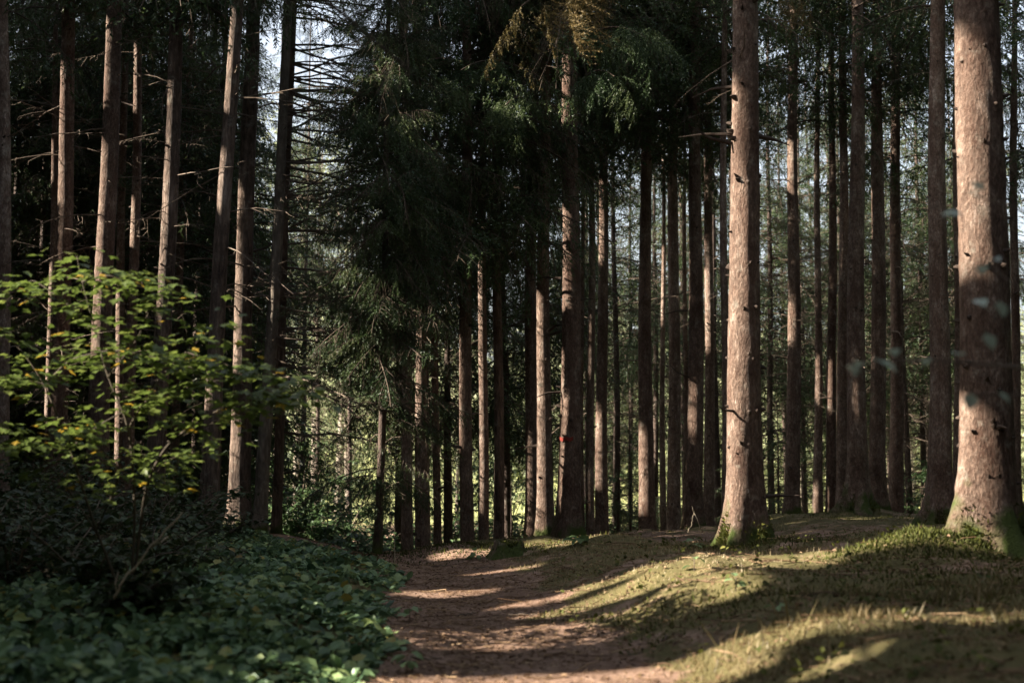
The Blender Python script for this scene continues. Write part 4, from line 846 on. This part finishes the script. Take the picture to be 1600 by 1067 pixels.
# rosettes of broad leaves
def rosette(u, v, n, l, label, seed, mat='bramble', group=None, tint=.6):
    r = np.random.default_rng(seed); g = hit(u, v); t = thing('broadleaf_plant', g, label, 'plant', group)
    az = np.linspace(0, 2 * PI, n, endpoint=False) + r.uniform(0, 1); pr = leaf_proto(l, l * .75, .3)
    P0 = np.stack([np.cos(az) * l * .25, np.sin(az) * l * .25, r.uniform(.04, .12, n)], 1)
    soup('foliage', [(leaves_at(P0, pr, r, .3, .8, 1.2, az), np.full(n * 6, tint), 0)], [M[mat]], t)
    tube('stem', np.array([[0, 0, -.02], [0, 0, .05], [0, 0, .1]]), np.array([.004, .004, .003]), M['twig'], t, 5)
rosette(1085, 893, 3, .09, 'low plant with one big rounded grey green leaf at the end of the sunlit strip', 1)
rosette(1085, 858, 7, .09, 'broad leaved plant under the small broken branch', 2)
rosette(1150, 925, 4, .06, 'small two leaved plant on the shaded bank below the broad sunlit trunk', 3)
rosette(745, 875, 6, .10, 'pale leaved herb on the far path edge left of the stump', 4, 'shrub')
rosette(905, 850, 8, .14, 'fern like leafy herb in the light at the foot of the red marked trunk', 5, 'shrub')
rosette(1215, 965, 3, .06, 'tiny round leaved seedling in the middle of the bank', 6)
rosette(640, 972, 5, .08, 'bluish leaved runner at the left edge of the path', 7)
rosette(636, 1052, 6, .09, 'grey green leafy tuft in the lower left corner of the path', 8)
# a yellow fallen leaf and litter sticks on the path
def fallen_leaf(u, v, l, label, tint, seed, mat='litter'):
    r = np.random.default_rng(seed); g = hit(u, v)
    o = soup('fallen_leaf', [(leaves_at(np.array([[0, 0, .012]]), leaf_proto(l, l * .7, .7), r, .15), np.full(6, tint), 0)], [M[mat]]); o.location = g
    return tag(o, label, 'leaf')
fallen_leaf(1310, 1025, .09, 'largest pale yellow fallen leaf, on the sunlit strip at lower right', 1.2, 2)
fallen_leaf(1125, 1012, .05, 'round pale leaf at the upper rim of the lower sunlit strip', 1.2, 3)
fallen_leaf(1182, 922, .05, 'yellowish leaf beside the small two leaved plant', 1.1, 4)
fallen_leaf(735, 1040, .09, 'greyish leaf lying in the lower middle of the path', .9, 5)
fallen_leaf(940, 1030, .07, 'brown curled leaf on the path near the right bank', .8, 6)
for i_, (u, v, l, a) in enumerate([(650, 1035, .34, .6), (760, 888, .3, .1), (690, 886, .25, -.1), (960, 903, .16, .3), (905, 985, .2, .2), (818, 963, .24, -.2), (730, 962, .2, .8), (1040, 1000, .18, 1.2)]):
    g = hit(u, v); dv = np.array([math.cos(a), math.sin(a), .03]) * l / 2
    lab = ['dark rotten stick at the lower left edge of the path', 'thin twig lying across the far path, right one', 'thin twig lying across the far path, left one', 'short bark chip on the sunlit upper strip of the bank', 'dark twig at the middle of the path', 'reddish twig in the lit patch where the strip meets the path', 'crooked twig near the left path edge', 'short twig at the foot of the right bank'][i_]
    stick('fallen_twig', [g - dv + [0, 0, .012], g + [0, 0, .02], g + dv + [0, 0, .014]], .012 if i_ in (0, 3) else .007, .004, lab, 'twig', mat='twig')
# ------------------------------------------------------------------ leafy twig hanging in from the right, close to the camera
fb = np.array([1.95, 4.5, 0.]); fb[2] = float(ground(fb[0], fb[1]))
ft = thing('beech_sapling', fb, 'blurred leafy sapling reaching in from the right edge close to the camera', 'sapling')
sq = np.array([[0, 0, -.05], [.02, 0, .6], [-.03, 0, 1.3], [.0, 0, 2.2]]); tube('stem', sq, np.array([.014, .012, .009, .005]), M['twig'], ft, 7)
rr_ = np.random.default_rng(12)
for br_, tips in (([(1690, 590), (1560, 570), (1440, 562), (1330, 572)], [(1345, 565), (1372, 562), (1395, 545), (1330, 570), (1385, 570), (1450, 560), (1500, 555), (1540, 520)]), ([(1700, 560), (1620, 470), (1540, 412)], [(1545, 408), (1535, 415), (1560, 470), (1525, 468), (1600, 440)]), ([(1690, 640), (1600, 618), (1515, 615)], [(1518, 615), (1560, 612)]), ([(1690, 400), (1600, 330), (1510, 300)], [(1512, 300), (1540, 295), (1505, 335)])):
    pts = np.array([at(u, v, 4.5 + .03 * i_) for i_, (u, v) in enumerate(br_)]) - fb
    tube('branch', pts, np.linspace(.008, .003, len(pts)), M['twig'], ft, 5)
    q = np.array([at(u, v, 4.5) for u, v in tips]) - fb
    soup('foliage', [(leaves_at(q, leaf_proto(.062, .044), rr_, .35, .8, 1.2), np.full(len(q) * 6, .7), 0)], [M['sky_sheen_leaf']], ft)
# spruce left of the picture whose bough hangs in front, out of focus
hx = np.array([-3.6, 6.4, 0]); hx[2] = float(ground(hx[0], hx[1]))
t, ax, org = spruce(hx, 19, .15, (0, 0), 'spruce just left of the picture whose drooping bough hangs blurred in the upper middle', seed=77, sides=16, vis=4, stubs=14, crown=(6.5, 2.2, 1.6))
hang_bough(t, org, ax(4.2)[0], at(640, 110, 6.6), 0, 11, n=7, spread=.5, L=.62, pitch=-1.25)
hang_bough(t, org, ax(4.6)[0], at(575, 20, 6.2), 0, 12, n=5, spread=.5, L=.5, pitch=-1.25)
# ------------------------------------------------------------------ thin morning haze
hm_ = bpy.data.meshes.new('haze'); X0, X1, Y0, Y1, Z0, Z1 = -265, 265, -60, 320, -4, 48
hm_.from_pydata([(x, y, z) for x in (X0, X1) for y in (Y0, Y1) for z in (Z0, Z1)], [], [(0, 1, 3, 2), (4, 6, 7, 5), (0, 4, 5, 1), (2, 3, 7, 6), (0, 2, 6, 4), (1, 5, 7, 3)])
mh, nth, ndh, lkh = nmat('haze'); vv = ndh.new('ShaderNodeVolumePrincipled'); vv.inputs['Density'].default_value = HAZE; vv.inputs['Color'].default_value = (.93, .96, 1, 1); vv.inputs['Anisotropy'].default_value = .3
oo = ndh.new('ShaderNodeOutputMaterial'); lkh.new(vv.outputs[0], oo.inputs['Volume'])
if HAZE > 0: ho = new_obj('haze', hm_, None, [mh]); tag(ho, kind='stuff')
# ------------------------------------------------------------------ light, sky, camera
w = bpy.data.worlds.new('World'); scene.world = w; w.use_nodes = True
nt = w.node_tree; nt.nodes.clear()
sky = nt.nodes.new('ShaderNodeTexSky'); sky.sky_type = 'NISHITA'; sky.sun_disc = False; sky.sun_elevation = SUN_EL; sky.sun_rotation = math.atan2(S[0], S[1]) % (2 * PI); sky.dust_density = 5; sky.ozone_density = .6
bg = nt.nodes.new('ShaderNodeBackground'); bg.inputs[1].default_value = .08
wo = nt.nodes.new('ShaderNodeOutputWorld'); hs = nt.nodes.new('ShaderNodeHueSaturation'); hs.inputs['Saturation'].default_value = .55; hs.inputs['Value'].default_value = 1.12; nt.links.new(sky.outputs[0], hs.inputs['Color']); nt.links.new(hs.outputs[0], bg.inputs[0]); nt.links.new(bg.outputs[0], wo.inputs[0])
sl = bpy.data.lights.new('sun', 'SUN'); sl.energy = 5; sl.angle = math.radians(.45); sl.color = (1, .9, .76)
so = bpy.data.objects.new('sun', sl); COL.objects.link(so); so.rotation_euler = Vector(S).to_track_quat('Z', 'Y').to_euler(); so.location = (-20, -6, 25)
cam = bpy.data.cameras.new('camera'); cam.lens = 50; cam.sensor_width = 36; cam.clip_start = .1; cam.clip_end = 2000
co = bpy.data.objects.new('camera', cam); COL.objects.link(co); co.location = (0, 0, CAMZ); co.rotation_euler = (PI / 2 + PITCH, 0, 0)
cam.dof.use_dof = True; cam.dof.focus_distance = 19; cam.dof.aperture_fstop = 1.8
scene.camera = co
scene.view_settings.view_transform = 'Standard'; scene.view_settings.look = 'None'; scene.view_settings.exposure = 2.3; scene.view_settings.gamma = 1
c = scene.cycles; c.use_denoising = True; c.max_bounces = 6; c.diffuse_bounces = 3; c.glossy_bounces = 2; c.transmission_bounces = 3; c.transparent_max_bounces = 4; c.sample_clamp_indirect = 4
